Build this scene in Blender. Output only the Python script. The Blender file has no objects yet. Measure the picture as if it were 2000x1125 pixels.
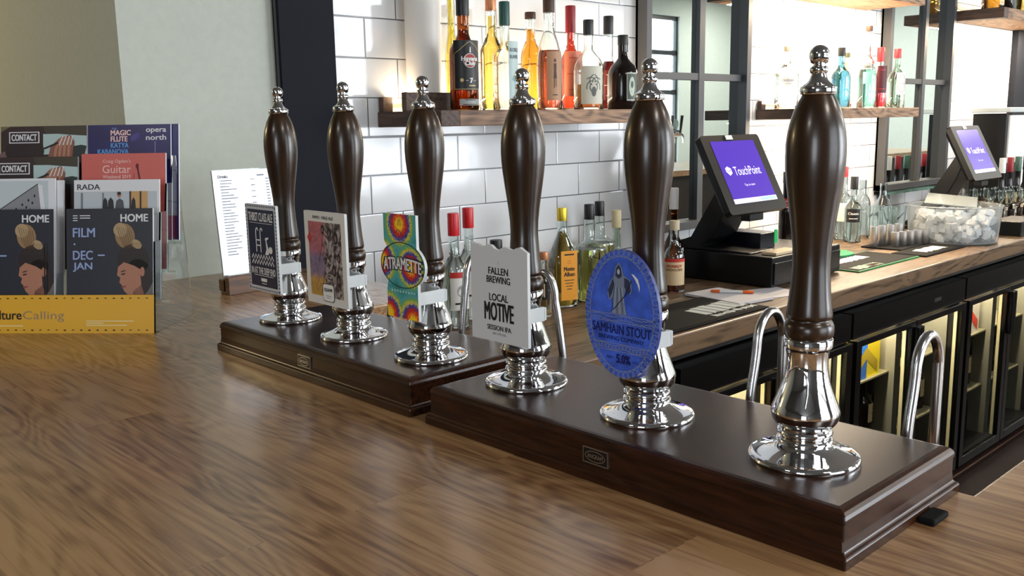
import bpy, math, random
from mathutils import Vector, Matrix
random.seed(7)
S = bpy.context.scene
COL = S.collection
R = math.radians

# ------------------------------------------------------------------ camera
EYE = 1.45
def make_camera():
    yaw, pitch, roll = R(43.2944), R(10.13), R(-1.001)
    fw = Vector((math.sin(yaw)*math.cos(pitch), math.cos(yaw)*math.cos(pitch), -math.sin(pitch)))
    r = Vector((math.cos(yaw), -math.sin(yaw), 0)); u = r.cross(fw)
    r2 = r*math.cos(roll)+u*math.sin(roll); u2 = u*math.cos(roll)-r*math.sin(roll)
    cam = bpy.data.cameras.new('camera'); cam.sensor_width = 36; cam.lens = 1815.1/2000*36
    cam.clip_start = .02
    o = bpy.data.objects.new('camera', cam); COL.objects.link(o)
    m = Matrix((r2, u2, -fw)).transposed().to_4x4(); m.translation = (0, 0, EYE)
    o.matrix_world = m; S.camera = o
make_camera()

# ------------------------------------------------------------------ world, light, exposure
w = bpy.data.worlds.new('world'); S.world = w; w.use_nodes = True
w.node_tree.nodes['Background'].inputs[0].default_value = (.75, .86, 1, 1)
w.node_tree.nodes['Background'].inputs[1].default_value = 1.0
S.view_settings.view_transform = 'Standard'; S.view_settings.look = 'None'
S.view_settings.exposure = 0.0; S.view_settings.gamma = 1; S.cycles.max_bounces = 28; S.cycles.transmission_bounces = 26; S.cycles.transparent_max_bounces = 16; S.view_settings.use_curve_mapping = False

def area(name, loc, aim, sx, sy, power, col=(1, 1, 1)):
    l = bpy.data.lights.new(name, 'AREA'); l.shape = 'RECTANGLE'; l.size = sx; l.size_y = sy
    l.energy = power; l.color = col
    o = bpy.data.objects.new(name, l); COL.objects.link(o); o.location = loc
    d = Vector(aim)-Vector(loc); o.rotation_euler = d.to_track_quat('-Z', 'Y').to_euler(); return o
DAY = (.88, .94, 1)
WARM = (1, .72, .42)
# daylight standing in the window openings (south side, west side)
SOUTH_Y, WEST_X, EAST_X = -3.2, -4.5, 11.5
SOUTH_WINS = [(.2, 2.4), (3.6, 6.4), (7.9, 9.75)]
WEST_WINS = [(-2.9, -1.2)]
for (a, b), p in zip(SOUTH_WINS, (85, 330, 130)):
    area('window_daylight', ((a+b)/2, SOUTH_Y-.12, 1.75), ((a+b)/2, 0, 1.75), b-a, 1.9, p, DAY)
for a, b in WEST_WINS:
    area('window_daylight', (WEST_X-.12, (a+b)/2, 1.75), (0, (a+b)/2, 1.75), b-a, 1.9, 130, DAY)
# added square fill panels, unseen overhead, to brighten the mirrored room (their fittings are built with the ceiling)
FILL_PANELS = [(8.6, -1.2), (6.0, -1.6), (3.2, -1.2), (10.2, -.6), (.6, -1.5), (-2.4, .6), (10.2, -2.2), (9.6, .9)]
for x, y in FILL_PANELS: area('ceiling_fill_light', (x, y, 2.955), (x, y, 0), .5, .5, 60 if x > 8 else 26, (1, .94, .86))
# lamp round the corner at the far left that warms the recessed wall
lp = bpy.data.lights.new('recess_lamp_light', 'POINT'); lp.energy = 30; lp.color = (1, .75, .38); lp.shadow_soft_size = .08
lo = bpy.data.objects.new('recess_lamp_light', lp); COL.objects.link(lo); lo.location = (-.45, 3.75, 2.0)
# warm light strips under and on the bottle shelves
STRIPS = [(1.93, 1.985, 1.50, .9, 7.0, (1.93, 1.95, 3)), (3.67, 1.985, 1.50, .85, 11.0, (3.67, 1.97, 3)),
          (3.67, 1.84, 1.895, .8, 22.0, (3.67, 1.96, .9)), (3.67, 1.85, 1.43, .8, 14.0, (3.67, 1.97, .6)),
          (5.55, 1.85, 1.905, 1.0, 34.0, (5.55, 1.95, .9)), (5.5, 1.93, 1.98, .9, 4.0, (5.5, 1.95, 3))]
for x, y, z, L, p, aim in STRIPS:
    area('shelf_strip_light', (x, y, z), aim, L, .02, p, (1, .80, .55))

# ------------------------------------------------------------------ materials
def lin(c):
    return tuple(((v/255)/12.92 if v/255 <= .04045 else ((v/255+.055)/1.055)**2.4) for v in c)+(1,)
MATS = {}
def mat(name, rgb=None, rough=.5, metal=0, trans=0, ior=1.45, emit=0, coat=0, noise=0, nscale=20, bump=0, bscale=200, spec=None, alpha=None):
    if name in MATS: return MATS[name]
    m = bpy.data.materials.new(name); m.use_nodes = True; nt = m.node_tree
    b = nt.nodes['Principled BSDF']; c = lin(rgb)
    b.inputs['Base Color'].default_value = c
    b.inputs['Roughness'].default_value = rough; b.inputs['Metallic'].default_value = metal
    b.inputs['Transmission Weight'].default_value = trans; b.inputs['IOR'].default_value = ior
    b.inputs['Coat Weight'].default_value = coat; b.inputs['Coat Roughness'].default_value = .08
    if spec is not None: b.inputs['Specular IOR Level'].default_value = spec
    if emit: b.inputs['Emission Color'].default_value = c; b.inputs['Emission Strength'].default_value = emit
    if noise or bump:
        tc = nt.nodes.new('ShaderNodeTexCoord')
        n = nt.nodes.new('ShaderNodeTexNoise'); n.inputs['Scale'].default_value = nscale; n.inputs['Detail'].default_value = 4
        nt.links.new(tc.outputs['Object'], n.inputs['Vector'])
        if noise:
            r = nt.nodes.new('ShaderNodeValToRGB'); r.color_ramp.elements[0].position = .3; r.color_ramp.elements[1].position = .7
            r.color_ramp.elements[0].color = tuple(v*(1-noise) for v in c[:3])+(1,)
            r.color_ramp.elements[1].color = tuple(min(1, v*(1+noise)) for v in c[:3])+(1,)
            nt.links.new(n.outputs[0], r.inputs[0]); nt.links.new(r.outputs[0], b.inputs['Base Color'])
        if bump:
            n2 = nt.nodes.new('ShaderNodeTexNoise'); n2.inputs['Scale'].default_value = bscale
            nt.links.new(tc.outputs['Object'], n2.inputs['Vector'])
            bp = nt.nodes.new('ShaderNodeBump'); bp.inputs['Strength'].default_value = bump; bp.inputs['Distance'].default_value = .002
            nt.links.new(n2.outputs[0], bp.inputs['Height']); nt.links.new(bp.outputs[0], b.inputs['Normal'])
    MATS[name] = m; return m

def wood(name, dark, light, along='Y', rough=.35, coat=0, fine=1.0, rings=.5, planks=None, bump=.1, grain=1.0, stretch=.09, gscale=120, spec=.5, turns=70):
    if name in MATS: return MATS[name]
    m = bpy.data.materials.new(name); m.use_nodes = True; nt = m.node_tree; N = nt.nodes; Lk = nt.links
    b = N['Principled BSDF']; b.inputs['Roughness'].default_value = rough; b.inputs['Specular IOR Level'].default_value = spec
    b.inputs['Coat Weight'].default_value = coat; b.inputs['Coat Roughness'].default_value = .12
    tc = N.new('ShaderNodeTexCoord')
    def mapped(sx, sy, sz):
        mp = N.new('ShaderNodeMapping'); mp.inputs['Scale'].default_value = (sx, sy, sz); return mp
    k = 'XYZ'.index(along)
    sc = [1, 1, 1]; sc[k] = stretch
    base = tc.outputs['Object']
    plank_fac = None
    if planks:
        sep = N.new('ShaderNodeSeparateXYZ'); cmb = N.new('ShaderNodeCombineXYZ'); Lk.new(base, sep.inputs[0])
        other = {'Y': 'X', 'X': 'Y', 'Z': 'X'}[along]
        Lk.new(sep.outputs[along], cmb.inputs[0]); Lk.new(sep.outputs[other], cmb.inputs[1])
        br = N.new('ShaderNodeTexBrick'); br.inputs['Scale'].default_value = 1
        br.inputs['Brick Width'].default_value = planks[1]; br.inputs['Row Height'].default_value = planks[0]
        br.inputs['Mortar Size'].default_value = .0006; br.offset = .37; br.inputs['Bias'].default_value = 0
        br.inputs['Color1'].default_value = (0, 0, 0, 1); br.inputs['Color2'].default_value = (1, 1, 1, 1); br.inputs['Mortar'].default_value = (.1, .1, .1, 1)
        Lk.new(cmb.outputs[0], br.inputs['Vector']); plank_fac = br.outputs['Color']
        ad = N.new('ShaderNodeVectorMath'); ad.operation = 'MULTIPLY_ADD'
        ad.inputs[1].default_value = (3.1, 7.3, 5.7); Lk.new(plank_fac, ad.inputs[0]); Lk.new(base, ad.inputs[2]); vec = ad.outputs[0]
    else: vec = base
    mp = mapped(*[v*fine for v in sc]); Lk.new(vec, mp.inputs[0])
    n1 = N.new('ShaderNodeTexNoise'); n1.inputs['Scale'].default_value = gscale; n1.inputs['Detail'].default_value = 5; n1.inputs['Distortion'].default_value = .4
    Lk.new(mp.outputs[0], n1.inputs['Vector'])
    mp2 = mapped(*[(v if v == 1 else .22)*fine for v in sc]); Lk.new(vec, mp2.inputs[0])
    n2 = N.new('ShaderNodeTexNoise'); n2.inputs['Scale'].default_value = 7; n2.inputs['Detail'].default_value = 2; n2.inputs['Distortion'].default_value = .6
    Lk.new(mp2.outputs[0], n2.inputs['Vector'])
    mu = N.new('ShaderNodeMath'); mu.operation = 'MULTIPLY'; mu.inputs[1].default_value = turns; Lk.new(n2.outputs[0], mu.inputs[0])
    sn = N.new('ShaderNodeMath'); sn.operation = 'SINE'; Lk.new(mu.outputs[0], sn.inputs[0])
    a1 = N.new('ShaderNodeMath'); a1.operation = 'MULTIPLY_ADD'; a1.inputs[1].default_value = .09*rings*2; g1 = N.new('ShaderNodeMath'); g1.operation = 'MULTIPLY_ADD'; g1.inputs[1].default_value = grain; g1.inputs[2].default_value = .5-.5*grain; Lk.new(n1.outputs[0], g1.inputs[0])
    Lk.new(sn.outputs[0], a1.inputs[0]); Lk.new(g1.outputs[0], a1.inputs[2])
    n3 = N.new('ShaderNodeTexNoise'); n3.inputs['Scale'].default_value = 3.2; n3.inputs['Detail'].default_value = 2; Lk.new(mp2.outputs[0], n3.inputs['Vector'])
    a2 = N.new('ShaderNodeMath'); a2.operation = 'MULTIPLY_ADD'; a2.inputs[1].default_value = .55; Lk.new(n3.outputs[0], a2.inputs[0]); Lk.new(a1.outputs[0], a2.inputs[2])
    last = a2.outputs[0]; off = .28
    if planks:
        a3 = N.new('ShaderNodeMath'); a3.operation = 'MULTIPLY_ADD'; a3.inputs[1].default_value = .22
        s2 = N.new('ShaderNodeSeparateColor'); Lk.new(plank_fac, s2.inputs[0]); Lk.new(s2.outputs[0], a3.inputs[0]); Lk.new(last, a3.inputs[2]); last = a3.outputs[0]; off = .39
    r = N.new('ShaderNodeValToRGB'); e = r.color_ramp.elements
    e[0].position = off+.22; e[0].color = lin(dark); e[1].position = off+.72; e[1].color = lin(light)
    Lk.new(last, r.inputs[0]); Lk.new(r.outputs[0], b.inputs['Base Color'])
    if bump:
        bp = N.new('ShaderNodeBump'); bp.inputs['Strength'].default_value = bump; bp.inputs['Distance'].default_value = .001
        Lk.new(n1.outputs[0], bp.inputs['Height']); Lk.new(bp.outputs[0], b.inputs['Normal'])
    MATS[name] = m; return m

def tiles(name='white_metro_tile'):
    m = bpy.data.materials.new(name); m.use_nodes = True; nt = m.node_tree; N = nt.nodes; Lk = nt.links
    b = N['Principled BSDF']; b.inputs['Roughness'].default_value = .09
    tc = N.new('ShaderNodeTexCoord'); sep = N.new('ShaderNodeSeparateXYZ'); cmb = N.new('ShaderNodeCombineXYZ')
    Lk.new(tc.outputs['Object'], sep.inputs[0])
    # joints measured on the wall: course lines at z = 1.5174 + k*0.1, upright joints at x = 1.4077 + n*0.2 in every second course
    ax = N.new('ShaderNodeMath'); ax.inputs[1].default_value = -1.4077+20.0; Lk.new(sep.outputs['X'], ax.inputs[0])
    az = N.new('ShaderNodeMath'); az.inputs[1].default_value = -1.5174+10.0; Lk.new(sep.outputs['Z'], az.inputs[0])
    Lk.new(ax.outputs[0], cmb.inputs[0]); Lk.new(az.outputs[0], cmb.inputs[1])
    br = N.new('ShaderNodeTexBrick'); br.offset = .5; br.inputs['Scale'].default_value = 1
    br.inputs['Brick Width'].default_value = .2; br.inputs['Row Height'].default_value = .1
    br.inputs['Mortar Size'].default_value = .0016; br.inputs['Mortar Smooth'].default_value = .0
    br.inputs['Color1'].default_value = lin((212, 213, 214)); br.inputs['Color2'].default_value = lin((218, 218, 218)); br.inputs['Mortar'].default_value = lin((96, 98, 102))
    Lk.new(cmb.outputs[0], br.inputs['Vector']); Lk.new(br.outputs['Color'], b.inputs['Base Color'])
    br2 = N.new('ShaderNodeTexBrick'); br2.offset = .5; br2.inputs['Scale'].default_value = 1
    br2.inputs['Brick Width'].default_value = .2; br2.inputs['Row Height'].default_value = .1
    br2.inputs['Mortar Size'].default_value = .004; br2.inputs['Mortar Smooth'].default_value = 1
    br2.inputs['Color1'].default_value = br2.inputs['Color2'].default_value = (1, 1, 1, 1); br2.inputs['Mortar'].default_value = (0, 0, 0, 1)
    Lk.new(cmb.outputs[0], br2.inputs['Vector'])
    n = N.new('ShaderNodeTexNoise'); n.inputs['Scale'].default_value = 14; n.inputs['Detail'].default_value = 1; Lk.new(tc.outputs['Object'], n.inputs['Vector'])
    ad = N.new('ShaderNodeMath'); ad.operation = 'MULTIPLY_ADD'; ad.inputs[1].default_value = .5
    Lk.new(n.outputs[0], ad.inputs[0]); Lk.new(br2.outputs['Color'], ad.inputs[2])
    bp = N.new('ShaderNodeBump'); bp.inputs['Strength'].default_value = .35; bp.inputs['Distance'].default_value = .0016
    Lk.new(ad.outputs[0], bp.inputs['Height']); Lk.new(bp.outputs[0], b.inputs['Normal'])
    return m

CHROME = mat('polished_chrome', (226, 226, 228), .045, 1)
STEEL = mat('brushed_steel', (190, 190, 190), .22, 1)
BLACK = mat('black_paint', (14, 14, 16), .35)
BLKPL = mat('black_plastic', (9, 10, 12), .38, spec=.35)
BLKMAT = mat('black_rubber', (12, 12, 13), .8, spec=.2)
WHITE = mat('white_card', (222, 222, 222), .45)
WPL = mat('white_plastic', (218, 222, 222), .4)
GLASS = mat('clear_glass', (244, 250, 248), .01, trans=1, ior=1.45)
ACRYL = mat('clear_acrylic', (238, 244, 246), .02, trans=1, ior=1.33)
PANE = mat('fridge_pane', (232, 240, 238), .0, trans=1, ior=1.03)
HANDLE = wood('dark_stained_handle_wood', (20, 12, 7), (58, 38, 20), 'Z', .28, .16, .6, .12, bump=.04, spec=.45)
PLINTH = wood('dark_stained_plinth_wood', (27, 14, 8), (62, 34, 19), 'Y', .26, .0, 1.4, .2, bump=.03, spec=.36)
OAK = wood('oak_bar_boards', (112, 78, 50), (176, 138, 98), 'Y', .25, .15, 1.0, .42, planks=(.085, .66), bump=.012, grain=.85, stretch=.045, gscale=190, turns=120)
RECL = wood('reclaimed_shelf_wood', (78, 54, 40), (168, 130, 98), 'X', .6, 0, 1.0, .8, bump=.3)
RECLD = wood('dark_shelf_end_wood', (48, 34, 28), (92, 68, 54), 'Y', .6, 0, 1.0, .6, bump=.3)
CTOP = wood('worn_counter_wood', (56, 43, 33), (132, 106, 80), 'X', .38, .1, 1.0, .9, planks=(.1, 1.7), bump=.2)
PLASTER = mat('grey_green_plaster', (186, 190, 178), .85, noise=.03, nscale=60, bump=.15, bscale=500)
COLUMN = mat('blue_black_steel', (14, 17, 27), .7, noise=.15, nscale=9, spec=.25)
FRAME = mat('grey_steel_frame', (72, 72, 74), .45, .3)
MIRROR = mat('mirror_glass', (206, 214, 212), .015, 1)

# ------------------------------------------------------------------ mesh builder
class MB:
    def __init__(s): s.v = []; s.f = []; s.m = []; s.sm = []; s.mats = []
    def mi(s, m):
        if m not in s.mats: s.mats.append(m)
        return s.mats.index(m)
    def add(s, vs, fs, m, smooth=False):
        o = len(s.v); s.v += [tuple(v) for v in vs]; k = s.mi(m)
        for f in fs: s.f.append([i+o for i in f]); s.m.append(k); s.sm.append(smooth)
        return s
    def box(s, a, b, m):
        x0, y0, z0 = [min(p, q) for p, q in zip(a, b)]; x1, y1, z1 = [max(p, q) for p, q in zip(a, b)]
        v = [(x0, y0, z0), (x1, y0, z0), (x1, y1, z0), (x0, y1, z0), (x0, y0, z1), (x1, y0, z1), (x1, y1, z1), (x0, y1, z1)]
        return s.add(v, [(0, 3, 2, 1), (4, 5, 6, 7), (0, 1, 5, 4), (1, 2, 6, 5), (2, 3, 7, 6), (3, 0, 4, 7)], m)
    def xbox(s, mtx, a, b, m):
        t = MB(); t.box(a, b, m); return s.add([mtx @ Vector(v) for v in t.v], t.f, m)
    def lathe(s, prof, m, n=40, c=(0, 0), sq=0, smooth=True, closed=False):
        vs = []; fs = []
        for r, z in prof:
            for i in range(n):
                a = 2*math.pi*i/n; ca, sa = math.cos(a), math.sin(a)
                k = 1 if not sq else 1/((abs(ca)**sq+abs(sa)**sq)**(1/sq))
                vs.append((c[0]+r*k*ca, c[1]+r*k*sa, z))
        P = len(prof); rng = P if closed else P-1
        for j in range(rng):
            j2 = (j+1) % P
            for i in range(n):
                i2 = (i+1) % n; fs.append((j*n+i, j*n+i2, j2*n+i2, j2*n+i))
        if not closed:
            if prof[0][0] > 1e-6: fs.append(tuple(range(n-1, -1, -1)))
            if prof[-1][0] > 1e-6: fs.append(tuple((P-1)*n+i for i in range(n)))
        return s.add(vs, fs, m, smooth)
    def tube(s, pts, r, m, n=14, cap=True):
        pts = [Vector(p) for p in pts]; vs = []; fs = []; up = None
        for i, p in enumerate(pts):
            t = (pts[min(i+1, len(pts)-1)]-pts[max(i-1, 0)]).normalized()
            if up is None: up = t.orthogonal().normalized()
            up = (up-t*up.dot(t)).normalized(); sd = t.cross(up)
            rr = r[i] if isinstance(r, (list, tuple)) else r
            for k in range(n):
                a = 2*math.pi*k/n; vs.append(p+up*math.cos(a)*rr+sd*math.sin(a)*rr)
        for j in range(len(pts)-1):
            for i in range(n):
                i2 = (i+1) % n; fs.append((j*n+i, j*n+i2, (j+1)*n+i2, (j+1)*n+i))
        if cap: fs.append(tuple(range(n-1, -1, -1))); fs.append(tuple((len(pts)-1)*n+i for i in range(n)))
        return s.add(vs, fs, m, True)
    def prism(s, poly, axis, a, b, m):
        """outline poly (2-D) pushed from a to b along axis"""
        def P(u, v, w): return {'X': (w, u, v), 'Y': (u, w, v), 'Z': (u, v, w)}[axis]
        n = len(poly); vs = [P(u, v, a) for u, v in poly]+[P(u, v, b) for u, v in poly]
        fs = [tuple(range(n)), tuple(range(2*n-1, n-1, -1))]+[(i, i+n, (i+1) % n+n, (i+1) % n) for i in range(n)]
        return s.add(vs, fs, m)
    def art(s, A, f):
        for vs, fs, m, lay in A.items: s.add([f(u, v, lay) for u, v in vs], fs, m, True)
        return s
    def build(s, name, parent=None, loc=None, rot=None, bevel=0, label=None):
        me = bpy.data.meshes.new(name); me.from_pydata(s.v, [], s.f)
        for m in s.mats: me.materials.append(m)
        me.polygons.foreach_set('material_index', s.m); me.polygons.foreach_set('use_smooth', s.sm)
        me.update(); me.validate()
        import bmesh
        bm = bmesh.new(); bm.from_mesh(me)
        if not getattr(s, 'noflip', False): bmesh.ops.recalc_face_normals(bm, faces=bm.faces)
        if any(s.sm):
            for e in bm.edges:
                if len(e.link_faces) == 2 and e.calc_face_angle(0) > R(52): e.smooth = False
        bm.to_mesh(me); bm.free()
        o = bpy.data.objects.new(name, me); COL.objects.link(o)
        if parent: o.parent = parent
        if loc: o.location = loc
        if rot: o.rotation_euler = rot
        if bevel:
            bv = o.modifiers.new('bevel', 'BEVEL'); bv.width = bevel; bv.segments = 2; bv.limit_method = 'ANGLE'; bv.angle_limit = R(40)
        if label: o['label'] = label
        return o

TXT = {}
def text_mesh(t, offset=0.0, spacing=1.0):
    k = (t, offset, spacing)
    if k not in TXT:
        c = bpy.data.curves.new('t', 'FONT'); c.body = t; c.size = 1; c.offset = offset; c.space_character = spacing
        c.resolution_u = 3; o = bpy.data.objects.new('t', c)
        me = bpy.data.meshes.new_from_object(o)
        vs = [(v.co.x, v.co.y) for v in me.vertices]; fs = [tuple(p.vertices) for p in me.polygons]
        bpy.data.objects.remove(o); bpy.data.curves.remove(c); bpy.data.meshes.remove(me)
        TXT[k] = (vs, fs)
    return TXT[k]
class Art:
    """flat print: filled outlines and lettering on a (u, v) sheet, later laid on a real surface"""
    def __init__(s): s.items = []
    def poly(s, pts, m, lay=1): s.items.append((list(pts), [tuple(range(len(pts)))], m, lay)); return s
    def rect(s, u0, v0, u1, v1, m, lay=1): return s.grid(u0, v0, u1, v1, m, max(1, int(abs(u1-u0)/.006)), lay)
    def grid(s, u0, v0, u1, v1, m, n=8, lay=1):
        vs = []; fs = []
        for i in range(n+1):
            u = u0+(u1-u0)*i/n; vs += [(u, v0), (u, v1)]
        for i in range(n): fs.append((2*i, 2*i+2, 2*i+3, 2*i+1))
        s.items.append((vs, fs, m, lay)); return s
    def ell(s, u, v, a, b, m, lay=1, n=28, rot=0):
        c, d = math.cos(rot), math.sin(rot); P = []
        for i in range(n):
            t = 2*math.pi*i/n; x, y = a*math.cos(t), b*math.sin(t); P.append((u+x*c-y*d, v+x*d+y*c))
        return s.poly(P, m, lay)
    def ring(s, u, v, a, b, wd, m, lay=1, n=36, t0=0, t1=2*math.pi):
        vs = []; fs = []
        for i in range(n+1):
            t = t0+(t1-t0)*i/n
            vs += [(u+a*math.cos(t), v+b*math.sin(t)), (u+(a-wd)*math.cos(t), v+(b-wd)*math.sin(t))]
        for i in range(n): fs.append((2*i, 2*i+2, 2*i+3, 2*i+1))
        s.items.append((vs, fs, m, lay)); return s
    def line(s, pts, wd, m, lay=1):
        fine = [pts[0]]
        for a, b in zip(pts, pts[1:]):
            k = max(1, int(abs(b[0]-a[0])/.006)); fine += [(a[0]+(b[0]-a[0])*j/k, a[1]+(b[1]-a[1])*j/k) for j in range(1, k+1)]
        pts = fine; vs = []; fs = []; n = len(pts)
        for i, p in enumerate(pts):
            a = pts[max(i-1, 0)]; b = pts[min(i+1, n-1)]; dx, dy = b[0]-a[0], b[1]-a[1]; L = math.hypot(dx, dy) or 1
            nx, ny = -dy/L*wd/2, dx/L*wd/2; vs += [(p[0]+nx, p[1]+ny), (p[0]-nx, p[1]-ny)]
        for i in range(n-1): fs.append((2*i, 2*i+1, 2*i+3, 2*i+2))
        s.items.append((vs, fs, m, lay)); return s
    def text(s, t, u, v, h, m, w=None, al='C', bold=.0, lay=2, rot=0, arch=0):
        vs, fs = text_mesh(t, 0.0)
        x0 = min(p[0] for p in vs); x1 = max(p[0] for p in vs); y0 = min(p[1] for p in vs); y1 = max(p[1] for p in vs)
        k = h/(y1-y0); kx = k if w is None else w/(x1-x0); W = (x1-x0)*kx
        ox = {'C': -W/2, 'L': 0, 'R': -W}[al]; c, d = math.cos(rot), math.sin(rot); out = []
        for x, y in vs:
            a = (x-x0)*kx+ox; b = (y-y0)*k-h/2
            b += arch*(1-(2*(a-ox)/W-1)**2) if arch else 0
            out.append((u+a*c-b*d, v+a*d+b*c))
        q = bold*h*1.5
        for j, (dx, dy) in enumerate (((0, 0),) if q < 1e-5 else ((-q, -q*.5), (q, -q*.5), (-q, q*.5), (q, q*.5))):
            s.items.append(([(a+dx, b+dy) for a, b in out], fs, m, lay+.2*j))
        return s
def flat(O, U, V, Nn, eps=.0003):
    O, U, V, Nn = Vector(O), Vector(U), Vector(V), Vector(Nn)
    return lambda u, v, l: O+U*u+V*v+Nn*(eps*l)
def cyl(r, z0=0, eps=.0005, c=(0, 0), a0=0):
    return lambda u, v, l: (c[0]+(r+eps*l)*math.sin(u/r+a0), c[1]-(r+eps*l)*math.cos(u/r+a0), z0+v)

def thing(name, label, cat, loc=(0, 0, 0), rz=0, group=None):
    o = bpy.data.objects.new(name, None); COL.objects.link(o); o.empty_display_size = .05
    o.location = loc; o.rotation_euler = (0, 0, rz); return tag(o, label, cat, group)
def tag(o, label, cat, group=None, kind=None):
    o['label'] = label; o['category'] = cat
    if group: o['group'] = group
    if kind: o['kind'] = kind
    return o
def struct(o): o['kind'] = 'structure'; return o
def dup(root, loc, rz=None, label=None, group=None):
    r = root.copy(); COL.objects.link(r); r.location = loc
    if rz is not None: r.rotation_euler = (0, 0, rz)
    if label: r['label'] = label
    if group: r['group'] = group
    for ch in list(root.children):
        c = ch.copy(); COL.objects.link(c); c.parent = r
        for g in list(ch.children):
            d = g.copy(); COL.objects.link(d); d.parent = c
    return r

# ================================================================== the room
WY = 2.024                      # tiled back wall
def build_room():
    T = tiles()
    def st(name, m, *boxes):
        b = MB()
        for a, c in boxes: b.box(a, c, m)
        return struct(b.build(name))
    st('floor', mat('dark_red_brown_floor', (58, 42, 38), .5, noise=.2, nscale=6), ((WEST_X, SOUTH_Y, -.05), (EAST_X, 4.6, 0)))
    st('ceiling', mat('ceiling_paint', (120, 118, 114), .9), ((WEST_X, SOUTH_Y, 3.0), (EAST_X, 4.6, 3.05)))
    for x, y in FILL_PANELS:
        b = MB(); b.box((x-.28, y-.28, 2.962), (x+.28, y+.28, 3.0), WPL); tag(b.build('ceiling_fill_panel'), 'added square white fill light panel, one of those unseen over the room', 'ceiling light', 'added fill light panels overhead')  # housings for the added overhead fill lights
    # back wall: plaster up to the column, tiles after it; mirror recesses stay as frames in front of it
    st('wall_back', T, ((1.25, WY, 0), (EAST_X, WY+.1, 3)))
    st('wall_corner', PLASTER, ((.785, WY, 0), (1.25, 4.6, 3)))
    st('wall_recess', PLASTER, ((WEST_X, 4.6, 0), (1.25, 4.7, 3)))
    GG = mat('grey_green_far_wall', (190, 198, 192), .8, noise=.03, nscale=20)
    st('wall_right', GG, ((EAST_X, SOUTH_Y, 0), (EAST_X+.1, WY+.1, 3)))
    DW = mat('dark_room_paint', (96, 94, 92), .8)
    def windowed(name, axis, fixed, lo, hi, wins, z0=.8, z1=2.7):
        b = MB(); t = -.1
        def bx(a, c, za, zb):
            if axis == 'X': b.box((a, fixed, za), (c, fixed+t, zb), DW if c < 7.5 else GG)
            else: b.box((fixed, a, za), (fixed+t, c, zb), DW)
        cur = lo
        for a, c in wins:
            bx(cur, a, 0, 3); bx(a, c, 0, z0); bx(a, c, z1, 3); cur = c
        bx(cur, hi, 0, 3); struct(b.build(name))
    windowed('wall_front', 'X', SOUTH_Y, WEST_X, EAST_X, SOUTH_WINS)
    windowed('wall_left', 'Y', WEST_X, SOUTH_Y, 4.6, WEST_WINS)
    k = 0
    for axis, fixed, wins in (('X', SOUTH_Y, SOUTH_WINS), ('Y', WEST_X, WEST_WINS)):
        for a, c in wins:
            k += 1; b = MB(); n = max(2, round((c-a)/.55))
            def bar(p, q, z0, z1):
                if axis == 'X': b.box((p, fixed-.07, z0), (q, fixed-.03, z1), BLACK)
                else: b.box((fixed-.07, p, z0), (fixed-.03, q, z1), BLACK)
            for i in range(n+1):
                x = a+(c-a)*i/n; bar(x-.035, x+.035, .8, 2.7)
            for z in (.82, 1.3, 1.78, 2.26, 2.68): bar(a, c, z-.03, z+.03)
            struct(b.build('window_%d' % k))
    # steel column between plaster and tiles, and the one at the far right
    b = MB(); b.box((1.15, 1.996, .9), (1.300, WY, 3), COLUMN); b.box((1.146, 2.006, .9), (1.15, 2.012, 3), FRAME)
    struct(b.build('trim_1'))
    b = MB(); b.box((5.906, 1.99, .9), (6.12, WY, 3), COLUMN); struct(b.build('trim_2'))
build_room()

# ================================================================== bar, plinths, pumps
BZ, PZ = 1.115, 1.159
def build_bar():
    t = thing('bar_counter', 'long oak-topped bar in the foreground carrying the hand pumps and leaflets', 'bar', (0, 0, 0))
    b = MB()
    poly = [(.03, -.45), (9.5, -.45), (9.5, .290), (.835, .290), (.835, 1.42), (1.145, 1.42), (1.145, WY-.002), (.03, WY-.002)]
    b.prism(poly, 'Z', BZ-.04, BZ, OAK); b.build('worktop', t, bevel=.003)
    b = MB(); poly = [(.12, -.36), (9.4, -.36), (9.4, .22), (.74, .22), (.74, 1.50), (1.08, 1.50), (1.08, WY-.01), (.12, WY-.01)]
    b.prism(poly, 'Z', 0, BZ-.04, mat('dark_bar_front', (40, 30, 26), .5)); b.build('bar_front', t)
build_bar()

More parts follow.
